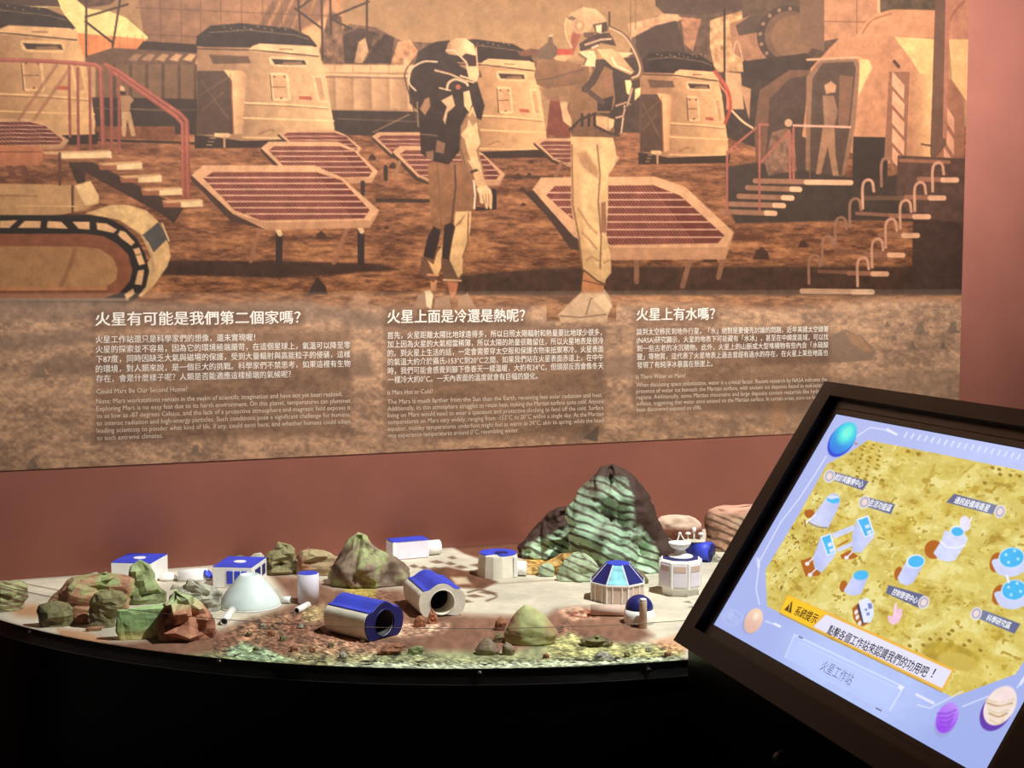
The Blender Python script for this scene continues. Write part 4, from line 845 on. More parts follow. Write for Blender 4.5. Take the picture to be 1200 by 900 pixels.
slab('body', (0, 0, HC / 2), (W, D, HC), m_shell, t, 0.001); rf = slab('roof', (0, 0, HC + 0.0008), (W * .985, D * .985, 0.0016), m_blue, t)
bm = bmesh.new(); bm_lathe(bm, [(0.013, HC + .0016), (0.013, HC + .0026)], 28); obj('skylight', bm, m_shell, t)
t, W, D = box_model('model_module', 'white cube module with blue roof and blue windows right behind the white dome', (249, 664.7), (295, 665.8), (268, 652.5), HC, G_B)
slab('body', (0, 0, HC / 2), (W, D, HC), m_shell, t, 0.001); slab('roof', (0, 0, HC + 0.0008), (W * .985, D * .985, 0.0016), m_blue, t)
bm = bmesh.new(); bm_lathe(bm, [(0.013, HC + .0016), (0.013, HC + .0026)], 28); obj('skylight', bm, m_shell, t)
for x, w_ in ((-.005, .013), (.011, .012), (.026, .012)):
    slab('window', (W * .0 + x, -D / 2 - 0.0008, HC * .52), (w_, 0.002, HC * .62), m_blue, t); slab('mullion', (x + w_ / 2 + .0015, -D / 2 - 0.001, HC * .52), (.002, .0026, HC * .64), m_shell, t)
slab('window', (W / 2 + .0006, -D * .12, HC * .55), (.0016, D * .34, HC * .5), m_navy, t); slab('window', (W / 2 + .0006, D * .28, HC * .55), (.0016, D * .2, HC * .5), m_navy, t)
# low vault and small dome by the wall
t, s = place('model_dome', 'tiny white lens-shaped dome beside the low white vault', 'model building', 197, 679.5, G_B)
bm = bmesh.new(); bm_lathe(bm, [(9.5 * s, 0), (10.5 * s, 2.5 * s), (9.6 * s, 5 * s), (6.5 * s, 7.6 * s), (3 * s, 9 * s), (.2 * s, 9.4 * s)], 28); obj('shell', bm, m_shell, t, True)
bm = bmesh.new(); bm_lathe(bm, [(8 * s, -.2 * s), (10 * s, .1 * s), (10.9 * s, 2 * s), (10.9 * s, 2.6 * s), (10 * s, 3 * s), (8, 3 * s)] if False else [(10.4 * s, 2.0 * s), (11.1 * s, 2.2 * s), (11.1 * s, 3.0 * s), (10.3 * s, 3.2 * s)], 28, cap=False); obj('rim', bm, m_cream, t, True)
t, s = place('model_vault', 'low white vault with round blue end between the two cube modules', 'model building', 224, 680, G_B)
bm = bmesh.new(); pr = [(x * 1.0 * s, z * s) for x, z in [(7 * math.cos(a), 13.5 * math.sin(a)) for a in np.linspace(0, math.pi, 18)]]
mv = Matrix.Rotation(math.radians(90), 4, 'Z'); bm_prism(bm, pr, -19 * s, 15 * s, mv); obj('shell', bm, m_shell, t, True)
bm = bmesh.new(); bm_lathe(bm, [(.1 * s, 0), (6 * s, .2 * s), (6.4 * s, 1.2 * s), (5 * s, 2.4 * s), (.1 * s, 3.2 * s)], 24, Matrix.Translation((19 * s, -3 * s, 6.8 * s)) @ Matrix.Rotation(math.radians(35), 4, 'X') @ Matrix.Rotation(math.radians(40), 4, 'Y')); obj('end_cap', bm, m_blue, t, True)
# white faceted dome
t, s = place('model_dome', 'large pale faceted dome with a flat open top in front of the cube module', 'model building', 293, 709.5, G_B)
prof = [(35.5, 0), (35, 3.5), (33.6, 7.5), (30.6, 13), (26.5, 18.8), (22, 24.5), (17.5, 30), (13.5, 34.5), (11, 37), (10, 37.2), (10, 34)]
bm = bmesh.new(); bm_lathe(bm, [(r * s, z * s) for r, z in prof], 30); obj('shell', bm, m_pale, t, True)
bm = bmesh.new(); bm_lathe(bm, [(35.7 * s, 0), (36 * s, .2 * s), (36 * s, 1.2 * s), (35.3 * s, 1.6 * s)], 36, cap=False); obj('base_ring', bm, m_shell, t)
def tube_between(bm, a, b, r, wall, n=22):
    m_, L = axis_mtx(a, b); bm_lathe(bm, [(r - wall, 0), (r, 0), (r, L), (r - wall, L)], n, m_, cap=False); m2, _ = axis_mtx(a, b)
    bm_lathe(bm, [(r - wall, L), (r - wall, 0)], n, m_, cap=False)
def pipe(name, label, p, q, rpx, m=None, hole=True):
    a = at(*p); b = at(*q); s = mpp(a); r = rpx * s; t = thing(name, label, 'model pipe', tuple((a + b) / 2), 0, 'white model pipes')
    A = Vector(a) - t.location + Vector((0, 0, r)); B = Vector(b) - t.location + Vector((0, 0, r))
    bm = bmesh.new(); tube_between(bm, A, B, r, r * .22); obj('shell', bm, m or m_shell, t, True)
    d = (B - A).normalized(); bm = bmesh.new(); bm_cyl(bm, B - d * .004, B - d * .003, r * .76); obj('shade_disc', bm, m_dark, t)  # dark disc stands for the shade inside the pipe
    return t
pipe('model_pipe', 'white pipe pointing forward from the front of the pale faceted dome', (272, 719.5), (262.5, 733), 4.6)
pipe('model_pipe', 'short white pipe between the pale dome and the white cylinder tower', (330.5, 706.5), (341, 707), 4.0)
pipe('model_pipe', 'white pipe pointing forward from the foot of the cylinder tower', (361, 712.5), (347.5, 719.5), 3.9)
t, s = place('model_tower', 'plain white cylinder tower with flat blue top', 'model building', 361.5, 706, G_B)
bm = bmesh.new(); bm_lathe(bm, [(12.4 * s, 0), (12.4 * s, 34.5 * s), (11.6 * s, 34.8 * s)], 40); obj('body', bm, m_ww, t, True)
bm = bmesh.new(); bm_lathe(bm, [(11.6 * s, 34.6 * s), (11.6 * s, 35.4 * s)], 40); obj('roof', bm, m_blue, t)
# long box at the back
HB = 21.3 * mpp(at(461, 657.5))
t, W, D = box_model('model_module', 'long white box module with blue roof at the back, against the wall', (460, 636), (503, 632.5), (450, 632), HB, G_B)
bm = bmesh.new(); bm_box(bm, (0, 0, HB / 2), (W, D, HB), 0.002); obj('body', bm, m_ww, t); slab('roof', (0, 0, HB + .0008), (W * .98, D * .98, .0016), m_blue, t)
slab('corner_post', (-W / 2 + .004, -D / 2 - .0006, HB / 2), (.007, .0016, HB), m_shell, t)
r_ = 8.6 * mpp(at(503, 654)); bm = bmesh.new(); bm_cyl(bm, (W / 2, D * .1, r_ * 1.02), (W / 2 + .036, D * .1, r_ * 1.02), r_, 28); obj('drum', bm, m_shell, t, True)
# split tubes
def tube_model(label, F, B_, k, ring_mat, seed):
    f = Vector(at(*F)); b = Vector(at(*B_)); s = mpp(f); ax = (b - f); L = ax.length; ax.normalize()
    t = thing('model_tube', label, 'model building', tuple((f + b) / 2), math.atan2(ax.y, ax.x) - math.pi / 2, G_B)
    rad = {}
    out = [(-13, 36.8), (-7, 40.6), (0, 42), (7, 40.6), (13, 36.8), (18, 33.8), (24, 32.8), (28.5, 29), (30.5, 23), (30.5, 16), (29, 9), (26, 3.5), (22, .6), (17, 0), (12, .8), (9, 1.6), (0, 1.9), (-9, 1.6), (-12, .8), (-17, 0), (-22, .6), (-26, 3.5), (-29, 9), (-30.5, 16), (-30.5, 23), (-28.5, 29), (-24, 32.8), (-18, 33.8)]
    out = [(x * s * k, z * s * k) for x, z in smooth_pts(out, 3)]
    zc = 18.2 * s * k; ri = 15.8 * s * k; n = len(out)
    inn = [(ri * math.cos(math.atan2(z - zc, x)), zc + ri * math.sin(math.atan2(z - zc, x))) for x, z in out]
    bm = bmesh.new(); R = []
    for y in (-L / 2, L / 2):
        R.append([[bm.verts.new((x, y, z)) for x, z in out], [bm.verts.new((x, y, z)) for x, z in inn]])
    for i in range(n):
        j = (i + 1) % n
        bm.faces.new((R[0][0][i], R[0][0][j], R[1][0][j], R[1][0][i])); bm.faces.new((R[1][1][i], R[1][1][j], R[0][1][j], R[0][1][i])); bm.faces.new((R[1][0][i], R[1][0][j], R[1][1][j], R[1][1][i]))
        bm.faces.new((R[0][0][j], R[0][0][i], R[0][1][i], R[0][1][j]))
    sh = obj('shell', bm, m_cream, t)
    idx = [i for i, (x, z) in enumerate(out) if z > 32.2 * s * k]
    top = sorted([out[i] for i in idx]); bm = bmesh.new(); lo = [(x, z + .0006) for x, z in top]; hi = [(x, z + .0022) for x, z in top]
    bm_prism(bm, lo + hi[::-1], -L / 2 - .0004, L / 2); obj('roof', bm, m_blue, t)
    bm = bmesh.new(); q = []
    for P in (out, inn): q.append([[bm.verts.new((x * .995, y, z * .995 + .0002)) for x, z in P] for y in (-L / 2 - .0035, -L / 2 - .0003)])
    for i in range(n):
        j = (i + 1) % n
        bm.faces.new((q[0][0][i], q[0][0][j], q[1][0][j], q[1][0][i])); bm.faces.new((q[0][0][i], q[0][0][j], q[0][1][j], q[0][1][i])); bm.faces.new((q[1][0][i], q[1][0][j], q[1][1][j], q[1][1][i]))
    obj('end_ring', bm, ring_mat, t)
    bm = bmesh.new(); bm_lathe(bm, [(ri * 1.0, -.002), (ri * 1.06, -.003), (ri * 1.06, .001), (ri, .001)], 40, Matrix.Translation((0, -L / 2 - .003, zc)) @ Matrix.Rotation(math.pi / 2, 4, 'X'), cap=False); obj('collar', bm, m_cream if ring_mat is m_cream else m_navy, t, True)
    bm = bmesh.new(); y0 = -L / 2 + (.0008 if ring_mat is m_deep else L * .35)  # added dark sleeve stands for the shade inside the tube
    bm_lathe(bm, [(ri * .2, 0), (ri * .985, 0), (ri * .985, -(L / 2 - .001 - y0)), (ri * .965, -(L / 2 - .001 - y0)), (ri * .965, -.002), (ri * .2, -.002)], 40, Matrix.Translation((0, L / 2 - .001, zc)) @ Matrix.Rotation(-math.pi / 2, 4, 'X') @ Matrix.Scale(1, 4)); obj('shade_sleeve', bm, m_dark, t, True)
    return t
tube_model('larger split tube with blue roof and dark blue end ring, nearest the front edge', (449.5, 747.5), (402, 736), 1.0, m_deep, 1)
tube_model('split tube with blue roof and cream end ring, behind the larger tube', (518, 722), (499, 705), 0.92, m_cream, 2)
# round module
t, s = place('model_module', 'round white module with notched blue roof and a small drum on its right side', 'model building', 583.5, 673.5, G_B)
bm = bmesh.new(); bm_lathe(bm, [(24.2 * s, 0), (22.6 * s, 25 * s), (21.6 * s, 25.6 * s)], 14); obj('body', bm, m_cream, t)
bm = bmesh.new(); pts = []
for i in range(30):
    a = 2 * math.pi * i / 30; r = 21.8 if abs(a - 4.4) > .35 else 9
    pts.append((r * s * math.cos(a), r * s * math.sin(a)))
va = [bm.verts.new((x, y, 25.7 * s)) for x, y in pts]; vb = [bm.verts.new((x, y, 26.8 * s)) for x, y in pts]
bm.faces.new(vb); bm.faces.new(va[::-1])
for i in range(30): bm.faces.new((va[i], va[(i + 1) % 30], vb[(i + 1) % 30], vb[i]))
obj('roof', bm, m_blue, t)
bm = bmesh.new(); bm_lathe(bm, [(.1 * s, 25.75 * s), (8 * s, 25.75 * s), (8 * s, 27.2 * s), (5.5 * s, 27.6 * s), (.1 * s, 27.0 * s)], 20, Matrix.Translation((4 * s, -3 * s, 0))); obj('hatch', bm, m_navy, t, True)
bm = bmesh.new(); bm_cyl(bm, (20 * s, -4 * s, 8.6 * s), (33.5 * s, -4 * s, 8.6 * s), 8.4 * s, 26); obj('drum', bm, m_shell, t, True)
slab('buttress', (20.5 * s, -14 * s, 12 * s), (5 * s, 5 * s, 24 * s), m_shell, t, .6 * s)
# octagonal hall
t, s = place('model_hall', 'octagonal white hall with sloping dark blue glass roof and one cyan panel', 'model building', 723.5, 701, G_B)
bm = bmesh.new(); PH = math.pi / 8; bm_lathe(bm, [(32.5 * s, 0), (32.5 * s, 20.5 * s)], 8, phase=PH); obj('wall_ring', bm, m_pink, t)
bm = bmesh.new(); bm_lathe(bm, [(33.2 * s, 19.6 * s), (34 * s, 20 * s), (34 * s, 21.6 * s), (32 * s, 22 * s)], 8, phase=PH); obj('cornice', bm, m_shell, t)
for i in range(8):
    a = PH + i * math.pi / 4; bm = bmesh.new(); c, sn = math.cos(a), math.sin(a)
    bm_box(bm, (32.6 * s, 0, 10 * s), (1.6 * s, 1.8 * s, 20 * s), .2 * s, Matrix.Rotation(a, 4, 'Z')); obj('post', bm, m_shell, t)
    a2 = a + math.pi / 8; ra = 32.5 * math.cos(math.pi / 8)
    bm = bmesh.new()
    for q in (-5.5, 5.5): bm_box(bm, ((ra + .5) * s, q * s, 10 * s), (1.0 * s, 1.2 * s, 19 * s), 0, Matrix.Rotation(a2, 4, 'Z'))
    obj('mullion', bm, m_shell, t)
    # roof panel
    b_ = a + math.pi / 4; bm = bmesh.new()
    o1 = [Vector((32.4 * s * math.cos(w), 32.4 * s * math.sin(w), 21.6 * s)) for w in (a, b_)]; o2 = [Vector((14 * s * math.cos(w), 14 * s * math.sin(w), 41 * s)) for w in (b_, a)]
    lo = o1 + o2; ctr = sum(lo, Vector()) / 4; lo = [ctr + (p - ctr) * .97 for p in lo]; nr = (lo[1] - lo[0]).cross(lo[2] - lo[0]).normalized()
    if nr.z < 0: nr = -nr
    va = [bm.verts.new(p) for p in lo]; vb = [bm.verts.new(p + nr * 1.0 * s) for p in lo]
    bm.faces.new(va[::-1]); bm.faces.new(vb)
    for j in range(4): bm.faces.new((va[j], va[(j + 1) % 4], vb[(j + 1) % 4], vb[j]))
    pn = obj('roof_panel', bm, m_cyan if i == 5 else m_navy, t)
    if i == 5: pn['label'] = 'cyan roof panel facing the front'
    bm = bmesh.new(); bm_cyl(bm, (32.6 * s * c, 32.6 * s * sn, 21.8 * s), (14 * s * c, 14 * s * sn, 41.4 * s), .9 * s, 8); obj('rafter', bm, m_ww, t)
bm = bmesh.new(); bm_lathe(bm, [(14.6 * s, 40.6 * s), (14.6 * s, 42 * s), (12 * s, 42.8 * s), (.1, 43 * s)] if False else [(14.6 * s, 40.6 * s), (14.6 * s, 42 * s), (12 * s, 42.9 * s)], 8, phase=PH); obj('roof_cap', bm, m_blue, t)
a_, b_ = at(692, 721), at(735, 721.5)
r_ = 6 * s; tp = thing('model_pipe', 'thick white pipe lying along the front of the octagonal hall', 'model pipe', tuple((a_ + b_) / 2), 0, 'white model pipes')
bm = bmesh.new(); tube_between(bm, Vector(a_) - tp.location + Vector((0, 0, r_)), Vector(b_) - tp.location + Vector((0, 0, r_)), r_, r_ * .2); obj('shell', bm, m_pink, tp, True)
bm = bmesh.new(); bm_lathe(bm, [(.1 * s, 0), (r_ * .78, 0), (r_ * .78, .002), (.1 * s, .002)], 18, axis_mtx(Vector(a_) - tp.location + Vector((.003, 0, r_)), Vector(b_) - tp.location + Vector((0, 0, r_)))[0]); obj('end_cap', bm, m_cream, tp)
# small observatory and post
t, s = place('model_observatory', 'small round observatory with dark blue dome beside the octagonal hall', 'model building', 749, 729.5, G_B)
bm = bmesh.new(); bm_lathe(bm, [(17.8 * s, 0), (18.2 * s, 4 * s), (18 * s, 10 * s), (16.6 * s, 16.5 * s)], 36); obj('drum', bm, m_shell, t, True)
bm = bmesh.new(); bm_lathe(bm, [(16.4 * s * math.cos(a), (16.6 + 16.5 * math.sin(a)) * s) for a in np.linspace(0, 1.5, 12)], 36); obj('dome', bm, m_navy, t, True)
t, s = place('model_post', 'thin buff post standing in front of the small blue-domed observatory', 'model post', 753.5, 736)
bm = bmesh.new(); bm_lathe(bm, [(4.6 * s, 0), (4.4 * s, 31 * s), (4.0 * s, 33 * s)], 24); obj('shaft', bm, m_pink, t, True)
bm = bmesh.new(); bm_lathe(bm, [(4.2 * s, 33 * s), (3.4 * s, 35 * s), (.3 * s, 35.6 * s)], 24); obj('cap', bm, m_shell, t, True)
# dish station
t, s = place('model_station', 'octagonal white station with a dish antenna on its roof', 'model building', 797, 694.5, G_B)
bm = bmesh.new(); bm_lathe(bm, [(22 * s, 0), (22.6 * s, 8 * s), (26 * s, 9 * s), (26 * s, 39 * s), (23.5 * s, 41.5 * s)], 8, phase=PH); obj('body', bm, m_shell, t)
for i in range(8):
    a2 = PH + i * math.pi / 4 + math.pi / 8; ra = 26 * math.cos(math.pi / 8); Z = Matrix.Rotation(a2, 4, 'Z')
    bm = bmesh.new(); bm_box(bm, ((ra + .3) * s, 0, 24 * s), (.9 * s, 15 * s, 25 * s), .2 * s, Z); pn = obj('panel', bm, m_ww, t)
    bm = bmesh.new(); bm_box(bm, ((ra + .9) * s, 0, 32.5 * s), (.6 * s, 13 * s, 6.5 * s), 0, Z); obj('window', bm, m_pink, pn)
    bm = bmesh.new(); bm_box(bm, (26.1 * s, 0, 24 * s), (1.6 * s, 2.2 * s, 30 * s), .2 * s, Matrix.Rotation(PH + i * math.pi / 4, 4, 'Z')); obj('post', bm, m_shell, t)
bm = bmesh.new(); bm_lathe(bm, [(22 * s, 41.4 * s), (22 * s, 42.4 * s), (19 * s, 42.8 * s)], 8, phase=PH); obj('roof', bm, m_navy, t)
bm = bmesh.new(); bm_lathe(bm, [(15 * s, 42.6 * s), (14 * s, 44.4 * s), (8 * s, 45.2 * s), (6 * s, 50 * s), (4.6 * s, 52 * s)], 30); obj('pedestal', bm, m_shell, t, True)
bm = bmesh.new(); pr = [(3 * s, 50.5 * s), (7 * s, 52 * s), (10.5 * s, 54.6 * s), (13 * s, 58.6 * s), (13.2 * s, 59.6 * s), (12.4 * s, 59.4 * s), (9.8 * s, 56.4 * s), (6 * s, 54.2 * s), (.3 * s, 53.4 * s)]
bm_lathe(bm, pr, 36, Matrix.Translation((-1 * s, 0, 0))); dish = obj('dish', bm, m_shell, t, True)
for i in range(3):
    a = math.pi / 2 + .5 + i * 2 * math.pi / 3; bm = bmesh.new(); bm_cyl(bm, (-1 * s + 9 * s * math.cos(a), 9 * s * math.sin(a), 57 * s), (-1 * s, 0, 70.5 * s), .7 * s, 8); obj('strut', bm, m_shell, dish)
bm = bmesh.new(); bm_lathe(bm, [(.2 * s, 68.5 * s), (2 * s, 69 * s), (2 * s, 71 * s), (.2 * s, 72 * s)], 14, Matrix.Translation((-1 * s, 0, 0))); obj('receiver', bm, m_shell, dish, True)
# blue machine
t, s = place('model_machine', 'blue drum machine with white aerials behind the dish station', 'model machine', 815, 657, G_B)
bm = bmesh.new(); bm_cyl(bm, (1 * s, 4 * s, 11.5 * s), (18 * s, -3 * s, 11.5 * s), 11.4 * s, 30); dr = obj('drum', bm, m_blue, t, True)
bm = bmesh.new(); bm_cyl(bm, (17.6 * s, -2.8 * s, 11.5 * s), (19.4 * s, -3.6 * s, 11.5 * s), 9.6 * s, 30); obj('end_cap', bm, m_navy, dr, True)
bm = bmesh.new(); bm_box(bm, (-9 * s, 4 * s, 11 * s), (20 * s, 15 * s, 22 * s), 2 * s); obj('housing', bm, m_navy, t)
bm = bmesh.new(); bm_box(bm, (-2 * s, 2 * s, 23 * s), (24 * s, 12 * s, 3 * s), 1.2 * s); obj('deck', bm, m_cream, t)
for x, h in ((-9, 30), (-2, 36), (6, 30)):
    bm = bmesh.new(); bm_cyl(bm, (x * s, 2 * s, 23 * s), (x * s, 2 * s, h * s), 1.0 * s, 10); ar = obj('aerial', bm, m_shell, t, True)
    bm = bmesh.new(); bm_lathe(bm, [(.2 * s, 0), (3.4 * s, .8 * s), (3.4 * s, 2.2 * s), (1 * s, 3.4 * s)] if h == 30 else [(2 * s, -3 * s), (2.4 * s, 0), (2 * s, 3 * s)], 16, Matrix.Translation((x * s, 2 * s, h * s))); obj('aerial_head', bm, m_shell, ar, True)

# ------------------------------------------------------------------ rocks
def scan(P, y):
    xs = []
    for (ax, ay), (bx, by) in zip(P, np.roll(P, -1, 0)):
        if (ay - y) * (by - y) <= 0 and ay != by: xs.append(ax + (bx - ax) * (y - ay) / (by - ay))
    return (min(xs), max(xs)) if len(xs) > 1 else None
def rock(label, sil, m, ratio=0.7, amp=0.12, facet=0.0, seed=0, name='model_rock', cat='model rock', group='model rocks on the sand', base=None, lv=22, nseg=44, rough=1.0, smooth=None, rid=0.0, e=0.82, parent=None, zn=0.35):
    if facet and lv == 22: lv, nseg = 8, 14
    elif facet and lv > 6: lv, nseg = int(lv * 1.35), int(nseg * 1.35)
    P = np.array(sil, float); by = P[:, 1].max() if base is None else base; bx = (P[:, 0].min() + P[:, 0].max()) / 2
    p = at(bx, by); s = mpp(p); rs = face_rot(p)
    ys = np.linspace(by - 0.25, P[:, 1].min() + 0.15, lv); wmax = 0; L = []
    for y in ys:
        r = scan(P, y)
        if r is None: continue
        L.append((r[0], r[1], (by - y) * s)); wmax = max(wmax, (r[1] - r[0]) / 2)
    # let the foot be as wide as the lower part of the outline
    foot = int(len(L) * .3)
    l0 = min(q[0] for q in L[:foot + 1]); r0 = max(q[1] for q in L[:foot + 1])
    for i in range(foot):
        k = (1 - i / max(1, foot)) ** .7
        a, b, z = L[i]; L[i] = (a + (l0 - a) * k * .92, b + (r0 - b) * k * .92, z)
    dmax = wmax * ratio * s; bm = bmesh.new(); rings = []; off = Vector((seed * 7.13, seed * 3.71, seed * 1.93)); sz = max(wmax * s, L[-1][2] * .6)
    for i, (a, b, z) in enumerate(L):
        w = (b - a) / 2 * s; xm = ((a + b) / 2 - bx) * s; d = min(dmax, w * ratio * 1.0 + dmax * .12); ring = []
        for j in range(nseg):
            an = 2 * math.pi * j / nseg; cx, sy = math.cos(an), math.sin(an)
            x = w * math.copysign(abs(cx) ** e, cx); y = d * math.copysign(abs(sy) ** e, sy)
            v = Vector((xm + x, dmax + y, z)); q = v / sz * 1.6 * rough + off
            n = mnoise.fractal(q, 0.9, 2.1, 4) if not facet else 0.0
            if facet: n = mnoise.noise(q * 1.2) * 1.1 + mnoise.noise(q * 2.7 + Vector((3, 1, 7))) * .8 + mnoise.noise(q * 6.1 + Vector((5, 8, 2))) * .35
            if rid: n += rid * (0.5 - abs(mnoise.noise(Vector((q.x * 2.3, q.y * 2.3, q.z * .5)))) * 2)
            k = amp * sz * n * (0.35 if i == 0 else 1.0); out = Vector((cx, sy, 0.0))
            lim = abs(cx)                                   # keep the outline, carve the faces
            v += out * k * (1 - .7 * lim)
            if i: v.z = max(.0008, v.z + amp * sz * zn * mnoise.noise(q * 1.7 + Vector((9, 2, 5))) * (i / len(L)))
            ring.append(bm.verts.new(v))
        rings.append(ring)
    for A, B in zip(rings, rings[1:]):
        for j in range(nseg): bm.faces.new((A[j], A[(j + 1) % nseg], B[(j + 1) % nseg], B[j]))
    tv = bm.verts.new(sum((v.co for v in rings[-1]), Vector()) / nseg + Vector((0, 0, .3 * s))); bv = bm.verts.new(sum((v.co for v in rings[0]), Vector()) / nseg)
    for j in range(nseg): bm.faces.new((rings[-1][j], rings[-1][(j + 1) % nseg], tv)); bm.faces.new((rings[0][(j + 1) % nseg], rings[0][j], bv))
    if facet: bmesh.ops.triangulate(bm, faces=bm.faces)
    o = obj(name, bm, m, None, smooth if smooth is not None else not facet); o.location = p; o.rotation_euler = (0, 0, rs)
    if parent is not None:
        o.parent = parent; bpy.context.view_layer.update(); o.matrix_parent_inverse = parent.matrix_world.inverted(); o['label'] = label; return o
    return tag(o, label, cat, group)
RK = mat_rock  # projected coloured light is painted in as the stones' own colour
k_pink = RK('stone_pink', [(104, 74, 58), (176, 128, 100), (156, 178, 118), (196, 150, 120)], 11, bump=.5)
k_green = RK('stone_green', [(92, 84, 62), (150, 164, 112), (190, 206, 156)], 12, bump=.5)
k_olive = RK('stone_olive', [(88, 72, 54), (140, 134, 94), (126, 108, 80)], 15, bump=.6)
k_slab = RK('stone_lime', [(168, 176, 112), (166, 200, 130), (184, 212, 150), (160, 192, 128)], 8, bump=.6, top=((202, 194, 124), (0, -1, -.016, .008, .05)))
k_red = RK('stone_red', [(124, 78, 60), (168, 110, 84), (200, 142, 110), (188, 172, 126)], 12, bump=.4, top=((186, 198, 146), (0, 1, .062, .012, .09)))
k_grey = RK('stone_grey', [(104, 98, 86), (186, 182, 164), (204, 208, 186)], 15, bump=.5)
k_cone = RK('stone_cone', [(98, 76, 64), (138, 118, 98), (172, 184, 126), (150, 136, 116)], 8, bump=.6)
k_brown = RK('stone_brown', [(110, 72, 54), (166, 112, 82), (150, 120, 88)], 20, bump=.4)
k_mtn = RK('stone_projected', [(210, 234, 200), (178, 216, 180), (150, 172, 144), (92, 70, 56), (70, 50, 40)], 4.5, (17.0, (74, 60, 48), 0.26), dist=7.0, bump=.35, side=((66, 46, 38), (1, .36, .082, .006, .13)), top=((70, 50, 40), (0, 1, .205, .01, .1)))  # projected green stripes; unlit right side and cap painted umber
k_flank = RK('stone_flank', [(204, 228, 194), (172, 208, 172), (130, 140, 114), (84, 64, 52)], 5.5, (18.0, (70, 54, 44), 0.3), dist=7.0, bump=.35, side=((66, 46, 38), (-.6, 1, .06, .006, .1)))  # unlit outer edge of the flank painted umber
k_foot = RK('stone_foot', [(160, 176, 144), (188, 204, 168), (136, 140, 116)], 10, (20.0, (104, 96, 78), 0.2), dist=6.0, bump=.35)
k_strip = RK('stone_bands', [(128, 92, 70), (196, 150, 124), (150, 136, 108), (104, 76, 60)], 7, (19.0, (92, 66, 52), 0.3), dist=8.0, bump=.4, top=((206, 156, 132), (0, 1, .088, .006, .04)))
k_flat = RK('stone_rust', [(96, 58, 44), (128, 76, 56), (150, 100, 78)], 7, bump=.4, top=((216, 184, 160), (0, 1, .06, .006, .03)))
rock('layered greenish rock at the left edge of the table', [(-16, 716), (-16, 690), (5, 686), (25, 685), (32, 690), (31, 700), (32, 706), (24, 713), (10, 717)], RK('stone_layer', [(132, 124, 90), (176, 178, 128), (160, 160, 120)], 10, (24.0, (110, 86, 66), 0.3), dist=3.0), .8, .22, 1, seed=1, lv=9, nseg=14)
rock('long pinkish boulder with green flanks, the biggest of the left heap', [(58, 710), (64, 700), (72, 692), (80, 683), (90, 677), (107, 675), (127, 674.5), (147, 677), (157, 683), (158, 700), (150, 713), (100, 718), (66, 717)], k_pink, .36, .3, 1, seed=2, lv=9, nseg=18, rid=.1)
rock('small dark boulder at the left tip of the left heap', [(44, 716), (50, 708), (66, 704), (80, 709), (87, 717), (86, 729), (66, 735), (48, 733)], k_olive, .45, .4, 1, seed=3, lv=6, nseg=10)
rock('flat brown stone wedged between the dark boulder and the round olive boulder', [(84, 724), (88, 719), (100, 719), (105, 724), (103, 732), (86, 732)], k_brown, .45, .2, 1, seed=4, lv=4, nseg=9)
rock('round olive boulder in the middle of the left heap', [(105, 725), (107, 703), (115, 695), (132, 692.5), (145, 696), (151, 705), (143, 715), (137, 725), (126, 735), (108, 736)], k_olive, .42, .2, 1, seed=5, lv=9, nseg=16)
rock('thin flat stone lying in front of the round olive boulder', [(99, 737), (104, 735), (121, 735), (122, 737), (114, 740), (103, 740)], k_pink, .3, .1, 1, seed=6, lv=4, nseg=9)
rock('bright lime-green slab of rock with a flat front', [(137, 743), (138, 722), (140.5, 711), (198, 709), (192, 727), (182, 749), (160, 747)], k_slab, .16, .07, 1, seed=7, lv=7, nseg=20, e=.35)
rock('faceted reddish rock at the right end of the left heap', [(182, 750), (186, 732), (192, 716), (198, 704), (207, 697), (225, 703), (243, 718), (254, 738), (248, 746), (226, 751.5)], k_red, .5, .5, 1, seed=8, rough=1.5, lv=8, nseg=16)
rock('pale grey rock directly behind the faceted reddish rock', [(198, 714), (201, 697), (212, 689), (223, 681.5), (235, 685), (250, 690), (259, 698), (258, 710), (240, 718), (215, 717)], k_grey, .28, .4, 1, seed=9, rough=1.4, lv=8, nseg=14)
rock('tall pointed green rock below the far-left cube module', [(151, 703), (150, 678), (154, 663), (165, 657.5), (174, 661), (182, 673), (185, 687), (195, 701), (199, 707), (167, 708)], k_green, .36, .34, 1, seed=10, rough=1.2, lv=8, nseg=13)
rock('thin white stone on the sand behind the long pinkish boulder', [(101, 676), (105, 672), (113, 671), (118, 674), (112, 677)], k_grey, .5, .15, 1, seed=11, lv=4, nseg=9)
rock('tiny dark stone beside the tall pointed green rock', [(200, 689), (203, 685), (209, 686), (210, 690), (202, 691)], k_grey, .6, .15, 1, seed=12, lv=4, nseg=8)
rock('jagged olive rock by the wall behind the white cylinder tower', [(309, 668), (311, 652), (322, 645), (327, 636.5), (338, 637), (346, 647), (349, 658), (348, 668), (335, 673), (318, 674)], k_olive, .4, .45, 1, seed=13, rough=1.2, lv=8, nseg=12)
rock('long brown rock by the wall, left of the pointed cone hill', [(350, 672), (349, 655), (351, 648), (361, 643), (378, 646.5), (396, 652), (400, 662), (390, 674), (368, 675)], RK('stone_tan', [(160, 98, 74), (166, 148, 112), (192, 194, 140)], 10), .34, .4, 1, seed=14, rough=1.1, lv=7, nseg=12)
rock('small rounded stone peeping over the blue roof of the window module', [(272, 662), (275, 652), (281, 649.5), (287, 653), (288, 662)], k_olive, .25, .1, seed=15)
rock('low grey hump of rock by the wall behind the window module', [(289, 664), (292, 654), (298, 648.5), (306, 648), (311, 654), (309, 664)], k_grey, .25, .12, seed=16)
